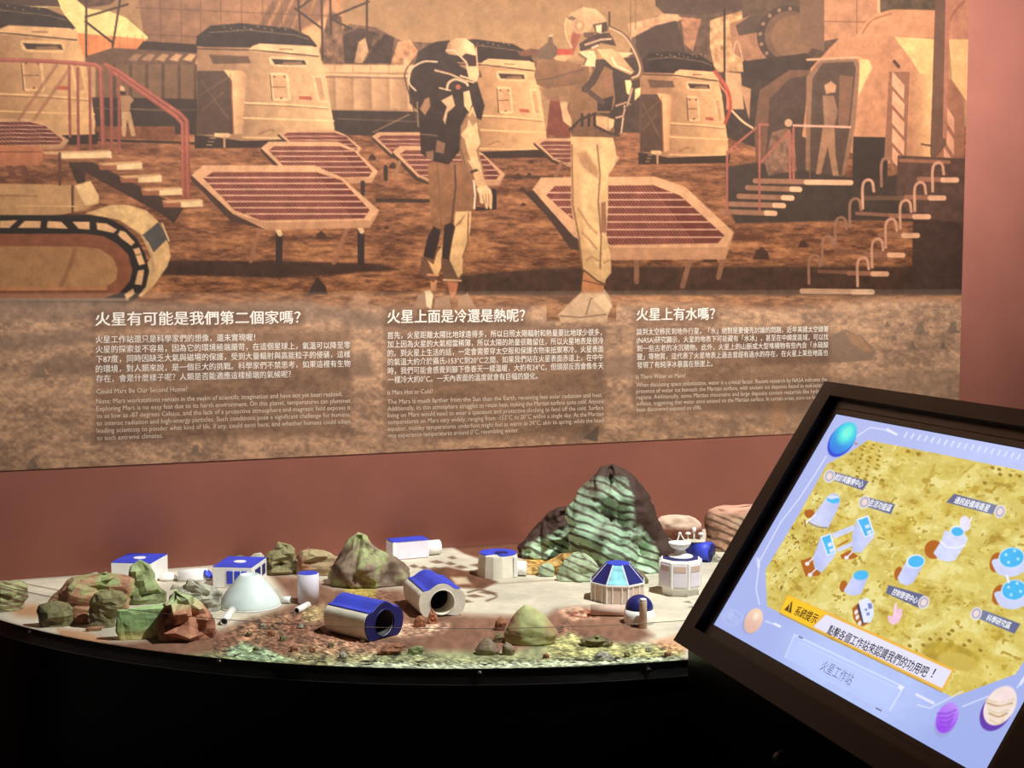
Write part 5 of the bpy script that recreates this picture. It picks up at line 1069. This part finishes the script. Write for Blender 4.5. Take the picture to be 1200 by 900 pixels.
rock('pointed green and mauve cone hill behind the split tubes', [(385, 680), (390, 668), (398, 655), (410, 637), (420, 627.5), (430, 632.5), (437, 643), (447, 649), (458, 655), (473, 667), (484, 680), (470, 687), (440, 689), (405, 687)], k_cone, .5, .26, seed=17, lv=34, nseg=80, rid=1.1, rough=1.0, zn=.1)
mtn = rock('tall striped mountain with projected green and unlit dark areas painted on, against the wall', [(666, 650), (664, 625), (663, 612), (670, 594), (680, 577), (693, 562), (705, 551), (716.7, 547.5), (731.7, 554), (748, 571), (760, 584), (766, 605), (772, 624), (783, 640), (792, 654), (788, 666), (772, 672), (735, 673), (700, 668), (680, 662)], k_mtn, .5, .3, seed=21, lv=60, nseg=120, rid=.5, rough=1.1, zn=.12, e=.9)
rock('lower flank on the left side, its unlit edge painted dark', [(606, 645), (612, 634), (625, 621), (645, 602), (657, 596), (668, 594), (690, 620), (696, 650), (670, 656), (628, 653)], k_flank, .34, .34, seed=31, lv=44, nseg=90, rid=.5, rough=1.2, zn=.12, parent=mtn, name='flank')
rock('low mound of golden straw-coloured gravel at the left foot of the striped mountain', [(612, 673), (622, 665), (640, 659), (656, 650), (674, 647), (690, 654), (694, 664), (676, 671), (640, 674)], RK('straw', [(176, 132, 76), (226, 180, 104), (240, 206, 140)], 40, bump=.9), .16, .25, seed=71, lv=18, nseg=60, rough=3, name='gravel_mound', cat='model gravel', group=None)
rock('low rounded green stone at the left foot of the striped mountain', [(629, 673), (632, 664), (640, 660), (647, 662), (650, 668), (649, 675), (638, 676)], k_foot, .4, .14, seed=22)
rock('humped striped stone in front of the striped mountain', [(651, 677), (655, 668), (661, 658), (671, 649), (681, 646.5), (693, 654), (704, 667), (706, 679), (690, 682), (662, 681)], k_foot, .2, .2, seed=23, lv=30, nseg=60, rid=.4)
rock('pair of small grey stones at the right foot of the striped mountain', [(741, 683), (743, 671), (747, 666.5), (752, 669), (758, 677), (761, 682), (752, 684)], k_olive, .3, .15, seed=24)
rock('low flat-topped rock with pale pinkish top behind the dish station', [(797, 640), (768, 622), (767, 613), (775, 606), (794, 603.5), (814, 606), (822, 614), (821, 645), (800, 648)], k_flat, .22, .2, seed=25, lv=30, nseg=60)
rock('large banded reddish rock in the right back corner beside the screen', [(826, 640), (824, 614), (828, 602), (838, 597), (863, 593.5), (889, 591.5), (925, 600), (930, 640), (890, 648), (845, 648)], k_strip, .25, .24, seed=26, lv=36, nseg=80, rid=.3)
rock('little golden brown stone in front of the cream-ended tube', [(484, 732), (487, 725), (492, 722), (499, 724), (500, 733), (490, 735)], k_brown, .6, .2, 1, seed=27)
rock('upright reddish stone in front of the cream-ended tube', [(501, 728), (503, 719), (506, 713), (510, 718), (514, 728), (508, 731)], k_red, .5, .2, 1, seed=28)
rock('smooth green and brown cone hill near the front edge', [(590, 750), (594, 740), (600, 728), (607, 720), (615, 713.5), (626, 718), (637, 725), (647, 736), (655, 747), (640, 755), (607, 757), (592, 754)], RK('stone_hill', [(160, 112, 86), (166, 164, 112), (192, 206, 140), (172, 120, 92)], 6), .7, .08, seed=29, lv=30, nseg=60, zn=.1)
rock('small brown stone at the left shoulder of the front cone hill', [(579, 737), (581, 729), (586, 723), (592, 725), (594, 731), (591, 737), (584, 739)], k_brown, .6, .12, seed=30)
rock('greenish lump leaning on the left side of the front cone hill', [(577, 751), (582, 744), (587, 742), (590, 747), (588, 752), (581, 753)], k_olive, .5, .1, seed=31)
rock('dark green pointed stone at the front, left of the front cone hill', [(556, 764), (562, 755), (570, 747.5), (577, 753), (583, 759), (586, 764), (583, 768), (565, 768)], k_cone, .6, .14, seed=32)
rock('small knobbly green stone touching the dark green pointed stone', [(588, 766), (589, 758), (593, 753), (599, 756), (604, 762), (602, 767), (594, 768)], k_cone, .6, .2, seed=33)
rock('crumbly tan clod near the front right of the sand', [(678, 754), (681, 749), (690, 750), (697, 746), (706, 746), (717, 753), (718, 757), (700, 758), (684, 757)], k_olive, .4, .35, 1, seed=34, rough=2, lv=6, nseg=16)
rock('small grey-green clod closest to the front right rim', [(695, 772), (698, 767), (703, 764), (709, 768), (714, 766), (720, 773), (712, 775), (700, 775)], k_grey, .4, .3, 1, seed=35, rough=2, lv=6, nseg=16)
rock('dark brown clod on the gravel at the front', [(440, 767), (446, 762), (456, 757), (468, 755), (475, 758), (473, 764), (458, 768)], k_brown, .4, .35, 1, seed=36, rough=2, lv=6, nseg=16)
rock('pale greenish bar-shaped stone beside the dark brown clod', [(477, 766), (479, 760), (486, 758), (495, 758), (498, 763), (492, 767)], k_green, .3, .12, 1, seed=37, lv=5, nseg=12)
for i, (x, y, r) in enumerate(((366, 763, 4), (388, 757, 4), (402, 770, 5), (318, 744, 5), (332, 750, 5), (308, 735, 4), (345, 762, 5), (292, 744, 4), (425, 752, 3), (640, 770, 4), (735, 768, 4), (760, 762, 4), (782, 768, 4), (300, 762, 4), (352, 735, 4))):
    rock('loose crumb of gravel scattered along the front of the sand', [(x - r, y), (x - r * .7, y - r * .8), (x, y - r * 1.1), (x + r * .8, y - r * .7), (x + r, y), (x, y + r * .4)], [k_brown, k_olive, k_grey][i % 3], .7, .4, 1, seed=40 + i, lv=5, nseg=9, name='gravel_stone', cat='stone', group='loose gravel stones')
rock('small white rubble stone to the right of the blue drum machine', [(833, 659), (835, 652), (840, 650), (846, 654), (847, 659)], k_grey, .4, .3, 1, seed=60)

# ------------------------------------------------------------------ touch-screen kiosk
KY, KT = -1.6526244, 1.0012165
U = Vector((math.cos(KY), math.sin(KY), 0)); BK_ = Vector((-math.sin(KY), math.cos(KY), 0)); V_ = BK_ * math.cos(KT) + Vector((0, 0, math.sin(KT))); N_ = U.cross(V_)
SW, SH_ = 0.7079, 0.398
_d = [Vector(ray(*q)) for q in ((980, 485.5), (836.7, 732))]
_t = N_.dot(_d[0]) / N_.dot(_d[1]); _l = (_d[0] - _d[1] * _t).length; P0 = Vector(EYE) + _d[0] * (SH_ / _l)
def kp(u, v, n=0.0): return P0 + U * u + V_ * v + N_ * n
def on_screen(px, py, lift=0.0):
    d = Vector(ray(px, py)); o = Vector(EYE); q = P0 + N_ * lift; return o + d * (N_.dot(q - o) / N_.dot(d))
base = kp(SW / 2, -.25); kiosk = thing('touch_kiosk', 'black kiosk with a tilted lit touch screen in the right foreground', 'kiosk', (base.x, base.y, 0))
KL = Vector((base.x, base.y, 0))
def kobj(name, bm, m, par=None, smooth=False):
    bmesh.ops.translate(bm, verts=bm.verts, vec=-KL); return obj(name, bm, m, par or kiosk, smooth)
def ring_frame(bm, o, i, n0, n1):
    """rectangular ring: o, i = (u0, u1, v0, v1)"""
    def c(q, n): return [bm.verts.new(kp(*p, n)) for p in ((q[0], q[3]), (q[1], q[3]), (q[1], q[2]), (q[0], q[2]))]
    a, b, d, e = c(o, n0), c(o, n1), c(i, n1), c(i, n0)
    for j in range(4):
        k = (j + 1) % 4
        bm.faces.new((a[j], a[k], b[k], b[j])); bm.faces.new((b[j], b[k], d[k], d[j])); bm.faces.new((d[j], d[k], e[k], e[j])); bm.faces.new((e[j], e[k], a[k], a[j]))
m_kf = mat('kiosk_frame', (22, 18, 17), 0.36, 0.12, 4, spec=0.3)
m_kb = mat('kiosk_body', (17, 14, 13), 0.35, 0.15, 4, spec=0.45)
FO = (-0.066, SW + .066, -SH_ - .056, .050); FI = (-.026, SW + .022, -SH_ - .020, .026); NF = 0.014
bm = bmesh.new(); ring_frame(bm, FO, FI, -.012, NF); kobj('frame', bm, m_kf)
bm = bmesh.new(); ring_frame(bm, FI, (-.001, SW + .001, -SH_ - .001, .001), -.012, .0015); bz = kobj('bezel', bm, m_black)
bm = bmesh.new(); ring_frame(bm, (-.012, SW + .012, -SH_ - .008, .012), (-.0105, SW + .0105, -SH_ - .0065, .0105), .0015, .0028); kobj('bezel_bead', bm, mat('bead_grey', (70, 64, 66), 0.35, 0.1, 20), bz)
# body below the slope
f0 = kp(0, FO[2], -.012); top = kp(0, FO[3], -.012)
sec = lambda p: (p.dot(BK_), p.z)
b0, z0 = sec(f0); b1, z1 = sec(top)
pts = [(b0 + .004, z0), (b1, z1), (b1 + .05, z1 - .01), (b1 + .05, 0), (b0 + .004, 0)]
bm = bmesh.new(); pu = P0.dot(U)
A_ = [bm.verts.new(U * (pu + FO[0] + .002) + BK_ * x + Vector((0, 0, z))) for x, z in pts]; B_ = [bm.verts.new(U * (pu + FO[1] - .002) + BK_ * x + Vector((0, 0, z))) for x, z in pts]
bm.faces.new(A_); bm.faces.new(B_[::-1])
for i in range(5): bm.faces.new((A_[i], B_[i], B_[(i + 1) % 5], A_[(i + 1) % 5]))
kobj('body', bm, m_kb)
d = Vector(ray(918, 893)); t_ = (b0 + .004 - Vector(EYE).dot(BK_)) / d.dot(BK_); kn = Vector(EYE) + d * t_
bm = bmesh.new(); mm, _ = axis_mtx(kn, kn - BK_); bm_lathe(bm, [(.017, -.002), (.017, .004), (.015, .010), (.010, .015), (.004, .0172), (.0003, .0176)], 28, mm); kobj('knob', bm, m_black, None, True)
# screen picture
ns, nv = 709, 399
uu, vv = np.meshgrid(np.linspace(0, SW, ns), np.linspace(0, -SH_, nv))
SP = np.array(P0)[None, None] + uu[..., None] * np.array(U) + vv[..., None] * np.array(V_)
SX, SY = proj(SP); Q = Canvas(SX, SY, (168, 182, 232))
def paint_screen(Q):
    X, Y = Q.X, Q.Y
    f = np.clip((Y - 480) / 420, 0, 1)[..., None]; Q.C[:] = np.array((176, 186, 236.)) * (1 - f) + np.array((158, 174, 232.)) * f
    Q.ell(1010, 790, 90, 60, (186, 204, 250), .4, .7, 40); Q.ell(1180, 540, 90, 30, (196, 208, 252), .2, .6, 30)
    MP = [(1017, 516), (998, 528.5), (969, 544), (935, 605), (897, 668), (899, 710), (950, 738), (1117, 817), (1190, 790), (1198, 778), (1240, 716), (1322, 606), (1326, 584), (1290, 571), (1200, 552), (1060, 524)]
    Q.poly(MP, (213, 194, 106), 1.2, noise=0)
    m = Canvas(X, Y, (0, 0, 0)); m.poly(MP, (255, 255, 255), 1.2, noise=0); mk = (m.C[..., 0] > 127)
    UU, VV = uu * 1000, vv * 1000
    n1 = fbm(UU / 40, VV / 18, 2, 4, .6); n2 = fbm(UU / 60, VV / 40, 7, 3)
    for th, col in ((.42, (206, 184, 92)), (.33, (196, 172, 78)), (.26, (176, 148, 62))):
        k = (mk & (n1 < th)); Q.C[k] = col
    for th, col in ((.56, (224, 208, 124)), (.63, (232, 220, 142))):
        k = (mk & (n1 > th)); Q.C[k] = col
    n3 = fbm(UU / 13, VV / 6, 9, 2)
    for k, col in ((mk & (n3 > .7), (226, 208, 118)), (mk & (n3 < .27), (184, 156, 62))): Q.C[k] = col
    k = mk & (n2 > .6); Q.C[k] = Q.C[k] * .5 + np.array((214, 196, 100)) * .5
    k = mk & (n2 < .36); Q.C[k] = Q.C[k] * .75 + np.array((212, 182, 64)) * .25
    cr = fbm(UU / 9, VV / 5, 5, 2); k = mk & (cr > .74) & (X + Y * .55 < 1300) & (n2 < .52); Q.C[k] = (150, 120, 52)
    for a in range(26):
        x = 1003 + (a * 37 % 90) * .35; y = 520 + (a * 53 % 70) * .7
        Q.ell(x, y, 1.5 + a % 3 * .5, 1.1 + a % 2 * .4, (158, 124, 40), .4, noise=0)
    for p, q in (((1095, 545), (1084, 574)), ((1140, 545), (1098, 585))): Q.line([p, q], 3, (190, 160, 66), .8, 2)
    Q.line([(1146, 546), (1104, 578)], 5, (230, 214, 128), .8, 2)
    Q.ell(1115, 768, 34, 14, (182, 154, 56), .25, .9, 3, noise=.2); Q.ell(1122, 775, 24, 10, (204, 178, 84), .2, 1, 2)
    for x, y in ((1116, 739), (1112, 743), (1090, 749), (1102, 749), (1136, 751), (1130, 756), (1149, 762), (1066, 757), (1082, 756), (1163, 548), (1171, 550), (1172, 556), (1184, 557), (1195, 558), (1154, 566), (1064, 529), (1076, 532)):
        Q.ell(x, y, 2.6, 1.9, (150, 120, 44), .4, noise=0)
    WH = (236, 238, 255); LN = (222, 228, 255)
    # frame lines
    for l in ([(968, 535), (955, 556), (936, 585), (915, 612)], [(915, 612), (890, 658), (886, 690), (890, 708)], [(995, 517), (1020, 501), (1034, 503), (1052, 509)], [(897, 728), (914, 734)], [(1128, 810), (1090, 830), (1075, 826)], [(1128, 828), (1158, 816)], [(1192, 806), (1200, 793)]): Q.line(l, 1.6, LN, .8)
    Q.line([(1040, 503), (1050, 509)], 2.4, WH); Q.line([(1196, 802), (1206, 786), (1230, 750)], 3, (226, 232, 255), .9); Q.line([(905, 610), (918, 590)], 2.4, (226, 234, 255), .6, 2); Q.line([(888, 655), (889, 664)], 3, WH, .7, 2); Q.line([(1074, 814), (1094, 824)], 3, WH, .9, 2); Q.line([(908, 731), (914, 734)], 3, WH, .9)
    for i in range(34): 
        x = 1060 + i * 7.8; y = 507 + i * 1.5; Q.line([(x + 3, y), (x, y + 5)], 2, (226, 232, 255), .85)
    for p in ((850, 716), (856, 726), (862, 722)): Q.ell(p[0], p[1], 9, 6, (190, 202, 244), .6, .6, ring=1.2)
    # planets
    Q.ell(986.5, 516, 22, 13.5, (40, 70, 206), -.95); Q.ell(988, 513.5, 21, 12.8, (52, 190, 232), -.95, c2=(40, 110, 226), g=((992, 508), (974, 532))); Q.ell(992, 508, 13, 8, (84, 226, 222), -.95, soft=5); Q.ell(993, 507, 7, 4.4, (120, 244, 226), -.95, soft=3)
    Q.ell(881, 729, 15.5, 10, (150, 158, 210), -1.15, .8, 2); Q.ell(883, 727.5, 15.5, 10, (240, 206, 178), -1.15, c2=(222, 178, 164), g=((890, 716), (876, 740))); Q.ell(886, 722, 5, 3, (250, 226, 204), -1.1, soft=3)
    Q.ell(1108, 846, 19, 11.5, (150, 160, 214), -1.15, .9, 2); Q.ell(1110, 841, 19, 12, (186, 140, 246), -1.15, c2=(150, 70, 232), g=((1118, 828), (1102, 856)))
    for i in range(4): Q.curve([(1099 + i, 836 + i * 5), (1110, 836 + i * 5.5), (1120 - i * 2, 832 + i * 5)], 2, (136, 66, 214), .7)
    Q.ell(1168, 833, 26, 17, (98, 60, 170), -1.0); Q.ell(1172, 827, 25, 17, (240, 222, 214), -1.0)
    for i in range(7): Q.curve([(1156 + i * .8, 820 + i * 4), (1170, 823 + i * 4.2), (1188 - i * 2, 820 + i * 4)], 2.2, [(216, 196, 150), (176, 140, 80), (236, 214, 190)][i % 3], .75)
    Q.ell(1178, 816, 11, 8, (246, 220, 220), -1.0, .8, 6)
    # icons
    SHW = (176, 98, 34); BD = (206, 212, 246); BD2 = (186, 194, 240); CY_ = (72, 184, 240)
    o = lambda pts, ox, oy: [(ox + x / 7.5, oy + y / 7.5) for x, y in pts]
    A9 = lambda p: o(p, 900, 500); B9 = lambda p: o(p, 900, 600); C9 = lambda p: o(p, 1050, 600); D9 = lambda p: o(p, 980, 690)
    Q.ell(949, 602, 6, 5, SHW); Q.poly(A9([(512, 625), (545, 590), (600, 585), (632, 620), (628, 690), (530, 888), (400, 858), (360, 830)]), BD, c2=BD2, g=((960, 0), (980, 0))); Q.ell(976, 585, 8, 4.4, (214, 222, 250)); Q.poly(A9([(512, 625), (560, 640), (600, 628), (632, 630), (624, 668), (570, 676), (522, 655)]), CY_); Q.line(A9([(330, 850), (420, 770)]), 1.6, (240, 240, 255)); Q.line(A9([(330, 880), (320, 820)]), 1.4, (150, 96, 60)); Q.line(A9([(370, 850), (440, 885), (520, 888)]), 1, (90, 100, 170))
    Q.poly(B9([(285, 430), (380, 395), (410, 490), (465, 530), (450, 560), (330, 565)]), SHW); Q.poly(B9([(635, 380), (720, 335), (790, 385), (770, 405), (690, 420), (650, 412)]), SHW)
    Q.poly(B9([(560, 190), (750, 112), (765, 160), (580, 235)]), BD); Q.poly(B9([(600, 300), (710, 240), (700, 260), (610, 306)]), SHW); Q.poly(B9([(600, 325), (780, 240), (802, 275), (620, 352)]), BD)
    Q.poly(B9([(740, 200), (778, 66), (880, 30), (936, 190), (930, 225), (820, 355), (740, 352)]), BD2, c2=BD, g=((1000, 0), (1022, 0))); Q.poly(B9([(778, 64), (882, 28), (938, 190), (850, 226)]), (236, 240, 255)); Q.poly(B9([(790, 72), (874, 44), (922, 184), (856, 214)]), CY_)
    for p in ([(850, 120), (888, 105), (898, 135), (860, 148)], [(866, 170), (906, 155), (914, 185), (876, 198)]): Q.poly(B9(p), (214, 228, 252))
    Q.poly(B9([(395, 400), (462, 220), (550, 188), (598, 360), (580, 400), (470, 535), (410, 490)]), BD2, c2=BD, g=((955, 0), (978, 0))); Q.poly(B9([(460, 218), (552, 186), (600, 360), (520, 384)]), (236, 240, 255)); Q.poly(B9([(472, 226), (544, 200), (586, 352), (526, 372)]), CY_)
    for p in ([(522, 278), (556, 262), (566, 296), (532, 310)], [(536, 330), (576, 314), (586, 346), (546, 360)]): Q.poly(B9(p), (214, 228, 252))
    for a in ((345, 455), (370, 552), (690, 402)): Q.ell(900 + a[0] / 7.5, 600 + a[1] / 7.5, 2.6, 2.2, (244, 240, 244)); Q.line([(900 + a[0] / 7.5, 600 + a[1] / 7.5), (900 + a[0] / 7.5 + 7, 600 + a[1] / 7.5 - 7)], 1.6, (226, 228, 248))
    Q.ell(988.5, 687, 4.5, 7, SHW, .2); Q.poly(B9([(757, 545), (665, 690), (700, 725), (760, 737), (820, 715), (885, 560)]), BD, c2=BD2, g=((990, 0), (1012, 0))); Q.ell(1009, 674, 8.8, 5.6, CY_, -.15)
    Q.ell(1053, 672, 5, 8, SHW, .2); Q.poly(C9([(92, 430), (12, 580), (40, 628), (100, 646), (150, 622), (255, 440)]), BD, c2=BD2, g=((1052, 0), (1080, 0))); Q.ell(1073, 658, 11, 8.2, (232, 238, 255), -.1); Q.ell(1073.5, 658, 9.4, 6.8, CY_, -.1)
    Q.ell(1094, 644, 10.5, 11, SHW, .3); Q.poly(C9([(425, 165), (590, 180), (632, 235), (600, 300), (520, 425), (450, 440), (375, 415), (328, 360), (400, 250)]), BD, c2=(218, 222, 250), g=((1095, 0), (1130, 0))); Q.line(C9([(392, 258), (440, 305), (530, 318), (605, 290)]), 1.8, (240, 240, 255)); Q.ell(1122, 622.5, 8.6, 6.4, (232, 238, 255), .1); Q.ell(1122, 623, 7.2, 5.2, CY_, .1); Q.ell(1131, 613.5, 6.2, 9, (232, 226, 246), -.15); Q.line([(1136, 611), (1139, 607)], 1.6, WH)
    for dx, dy in ((0, 0), (3, 38)):
        Q.ell(1168 + dx, 659 + dy, 8, 12, SHW, .3); Q.poly([(1166 + dx, 655 + dy), (1164 + dx, 664 + dy), (1172 + dx, 673 + dy), (1184 + dx, 676 + dy), (1198 + dx, 670 + dy), (1204 + dx, 656 + dy)], BD, rnd=True); Q.ell(1184.5 + dx, 664 + dy, 19, 11.5, BD, -.1); Q.ell(1185.5 + dx, 653.5 + dy, 15.5, 12.2, (214, 226, 252), -.15); Q.ell(1185.5 + dx, 653.5 + dy, 14, 11.2, CY_, -.15)
        for p in ((1193, 655), (1182, 659), (1189, 645.5), (1179, 650)): Q.ell(p[0] + dx, p[1] + dy, 1.8, 1.8, (170, 226, 250))
    Q.line([(1180, 675), (1182, 682)], 3, WH)
    Q.poly(D9([(140, 170), (200, 120), (300, 290), (240, 330), (190, 320), (150, 260)]), SHW); Q.poly(D9([(180, 150), (210, 120), (290, 290), (230, 310)]), (66, 64, 92)); Q.poly(D9([(195, 112), (240, 84), (275, 80), (322, 130), (332, 220), (305, 296), (240, 298)]), (224, 230, 250))
    for x, y in ((175, 205), (185, 250), (205, 303)): Q.ell(980 + x / 7.5, 690 + y / 7.5, 2, 3, (236, 232, 236), .4)
    for p in ([(275, 130), (310, 125), (318, 170), (285, 178)], [(250, 180), (268, 170), (272, 190), (256, 196)], [(262, 215), (290, 205), (295, 230), (270, 238)]): Q.poly(D9(p), (120, 132, 186), noise=.2)
    Q.poly(D9([(510, 135), (522, 128), (534, 140), (538, 178), (580, 176), (578, 240), (545, 300), (490, 316), (462, 290), (448, 245), (470, 232), (497, 246)]), (238, 196, 220)); Q.line(D9([(522, 138), (514, 220)]), 1.2, (250, 220, 236))
    # name plates
    PL = (126, 132, 164); PD = (98, 104, 142)
    for quad, c in (([(978, 553), (1018, 564), (1011, 574.7), (974, 562)], (972, 558)), ([(1017, 582.7), (1049, 591), (1044, 602.7), (1013, 593)], (1013, 588.5)), ([(1118, 578.7), (1168.7, 592), (1163, 603), (1108.7, 588.7)], (1172, 599.5)), ([(1041, 685.5), (1083, 697), (1077, 712.5), (1038, 695)], (1082.5, 706)), ([(1152, 714.7), (1196, 731), (1188.7, 742.7), (1146.7, 725)], (1144, 719))):
        Q.poly(quad, PL, c2=PD, g=(c, ((quad[1][0] + quad[2][0]) / 2 if c[0] < quad[1][0] else quad[0][0], c[1])), noise=0)
        Q.ell(c[0], c[1], 6.4, 8, (228, 224, 228), .45); Q.ell(c[0], c[1], 5, 6.4, (176, 172, 190), .45); Q.ell(c[0], c[1], 3.2, 4.2, (236, 216, 214), .45)
    # banner and button
    Q.poly([(923.3, 696.5), (1118.5, 784), (1105, 810), (913, 717.5)], (236, 180, 70), noise=0); Q.poly([(968, 720), (1115.5, 786), (1104, 806.5), (953, 734.5)], (228, 226, 246), noise=0); Q.poly([(923.5, 698), (971, 719), (960, 722), (954, 730), (951, 736), (914.5, 717)], (250, 198, 44), noise=0); Q.line([(914, 719), (1104, 811)], 1.4, (168, 124, 50), .8)
    Q.poly([(919, 714.5), (928.5, 704.5), (927, 718.5)], (74, 52, 30), noise=0); Q.line([(926, 708), (924.8, 713.2)], 1.2, (248, 200, 60)); Q.ell(924.4, 715, .8, .8, (248, 200, 60))
    Q.poly([(931, 744), (1059, 805), (1042, 834), (920, 770)], (182, 200, 252), 1, .8, noise=0); Q.poly([(936, 752), (1050, 806), (1038, 826), (926, 768)], (188, 204, 255), 3, .6, noise=0)
    Q.line([(931, 744), (1059, 805), (1043, 832)], 1.8, (216, 226, 255), .9); Q.line([(931, 744), (920, 770)], 2, (206, 216, 250), .8); Q.line([(936, 752), (1052, 807)], 1, (206, 218, 255), .8); Q.line([(920, 770), (1030, 829)], 1, (196, 210, 250), .7); Q.poly([(1054, 802), (1060, 805), (1056, 809), (1052, 806)], (238, 240, 255), 1); Q.line([(936.5, 746.3), (940, 747.8)], 1.6, (96, 100, 120)); Q.line([(1027, 830), (1032.5, 832.8)], 1.6, (96, 100, 120))
paint_screen(Q)
me = grid_mesh('screen', SP - np.array(KL)); paint_mesh(me, Q.srgb_linear())
screen = link('screen', me, mat_attr('screen_picture', 0.25, emit=1.05, spec=0.3), kiosk); screen['label'] = 'lit touch screen showing a yellow map of the station'
def glow(name, c):
    m, nt, b = new_mat(name); b.inputs['Base Color'].default_value = (.01, .01, .01, 1); no = nt.nodes.new('ShaderNodeTexNoise'); no.inputs['Scale'].default_value = 40
    mx = nt.nodes.new('ShaderNodeMix'); mx.data_type = 'RGBA'; mx.inputs[6].default_value = lin4(np.array(c) * .97); mx.inputs[7].default_value = lin4(c)
    nt.links.new(no.outputs[0], mx.inputs[0]); nt.links.new(mx.outputs[2], b.inputs['Emission Color']); b.inputs['Emission Strength'].default_value = 1.0; return m
def sline(body, x0, y0, x1, y1, k=1.0):
    a = on_screen(x0, y0); b = on_screen(x1, y1); em = (b - a).length / max(1, len(body)) * k * 1.05
    up = N_.cross((b - a).normalized()); return (body, np.array(a - KL), np.array(b - KL), np.array(up * em))
NN = np.array(N_)
m_pl = glow('plate_white', (250, 250, 255))
for q in (('就診與醫療中心', 977.5, 561.8, 1010, 571.2), ('生活功能區', 1018, 592, 1043, 599.4), ('通訊設備與衛星', 1118, 589, 1158, 599.6), ('控制管理中心', 1045, 696, 1074, 707.3), ('科學研究區', 1155.5, 726.5, 1183, 737)):
    lettering('caption', [sline(*q)], m_pl, screen, NN, 0.03, .0008)
lettering('caption', [sline('系統提示', 930.5, 719.6, 955.5, 730.6)], glow('caption_brown', (84, 58, 30)), screen, NN, 0.03, .0008)
lettering('caption', [sline('點擊各個工作站來認識我們的功用吧', 969, 742, 1085, 793.5, 1.02), sline('！', 1091.2, 793.8, 1092.6, 794.4, 6.0)], glow('caption_dark', (52, 50, 66)), screen, NN, 0.02, .0008)
lettering('caption', [sline('火星工作站', 961, 784.5, 996.5, 803, 1.1)], glow('caption_grey', (116, 126, 170)), screen, NN, 0.0, .0008)

# ------------------------------------------------------------------ settle the sand flat under whatever stands on it
bpy.context.view_layer.update()
def flatten():
    from mathutils.geometry import convex_hull_2d
    z = TP2[..., 2].copy(); wx = TX; wy = TY
    for o in list(COL.objects):
        if not str(o.get('category', '')).startswith(('model', 'stone')): continue
        pts = []
        for c in [o] + list(o.children_recursive):
            if c.type == 'MESH': pts += [tuple((c.matrix_world @ v.co)[:2]) for v in c.data.vertices if (c.matrix_world @ v.co).z < TZ + .012]
        if len(pts) < 3: continue
        P = np.array([pts[i] for i in convex_hull_2d(pts)]); ctr = P.mean(0); P = ctr + (P - ctr) * (1 + .003 / max(.004, np.linalg.norm(P - ctr, axis=1).mean()))
        b = (wx >= P[:, 0].min()) & (wx <= P[:, 0].max()) & (wy >= P[:, 1].min()) & (wy <= P[:, 1].max())
        idx = np.nonzero(b); X = wx[idx]; Y = wy[idx]; ins = np.ones(X.shape, bool)
        for p, q in zip(P, np.roll(P, -1, 0)): ins &= ((q[0] - p[0]) * (Y - p[1]) - (q[1] - p[1]) * (X - p[0])) >= -1e-9
        if not ins.any(): 
            ins[:] = True
            for p, q in zip(P, np.roll(P, -1, 0)): ins &= ((q[0] - p[0]) * (Y - p[1]) - (q[1] - p[1]) * (X - p[0])) <= 1e-9
        zz = z[idx]; zz[ins] = np.minimum(zz[ins], TZ - .0003); z[idx] = zz
    co = np.stack([TP2[..., 0], TP2[..., 1], z], -1).astype(np.float32); sand.data.vertices.foreach_set('co', co.reshape(-1)); sand.data.update()
flatten()
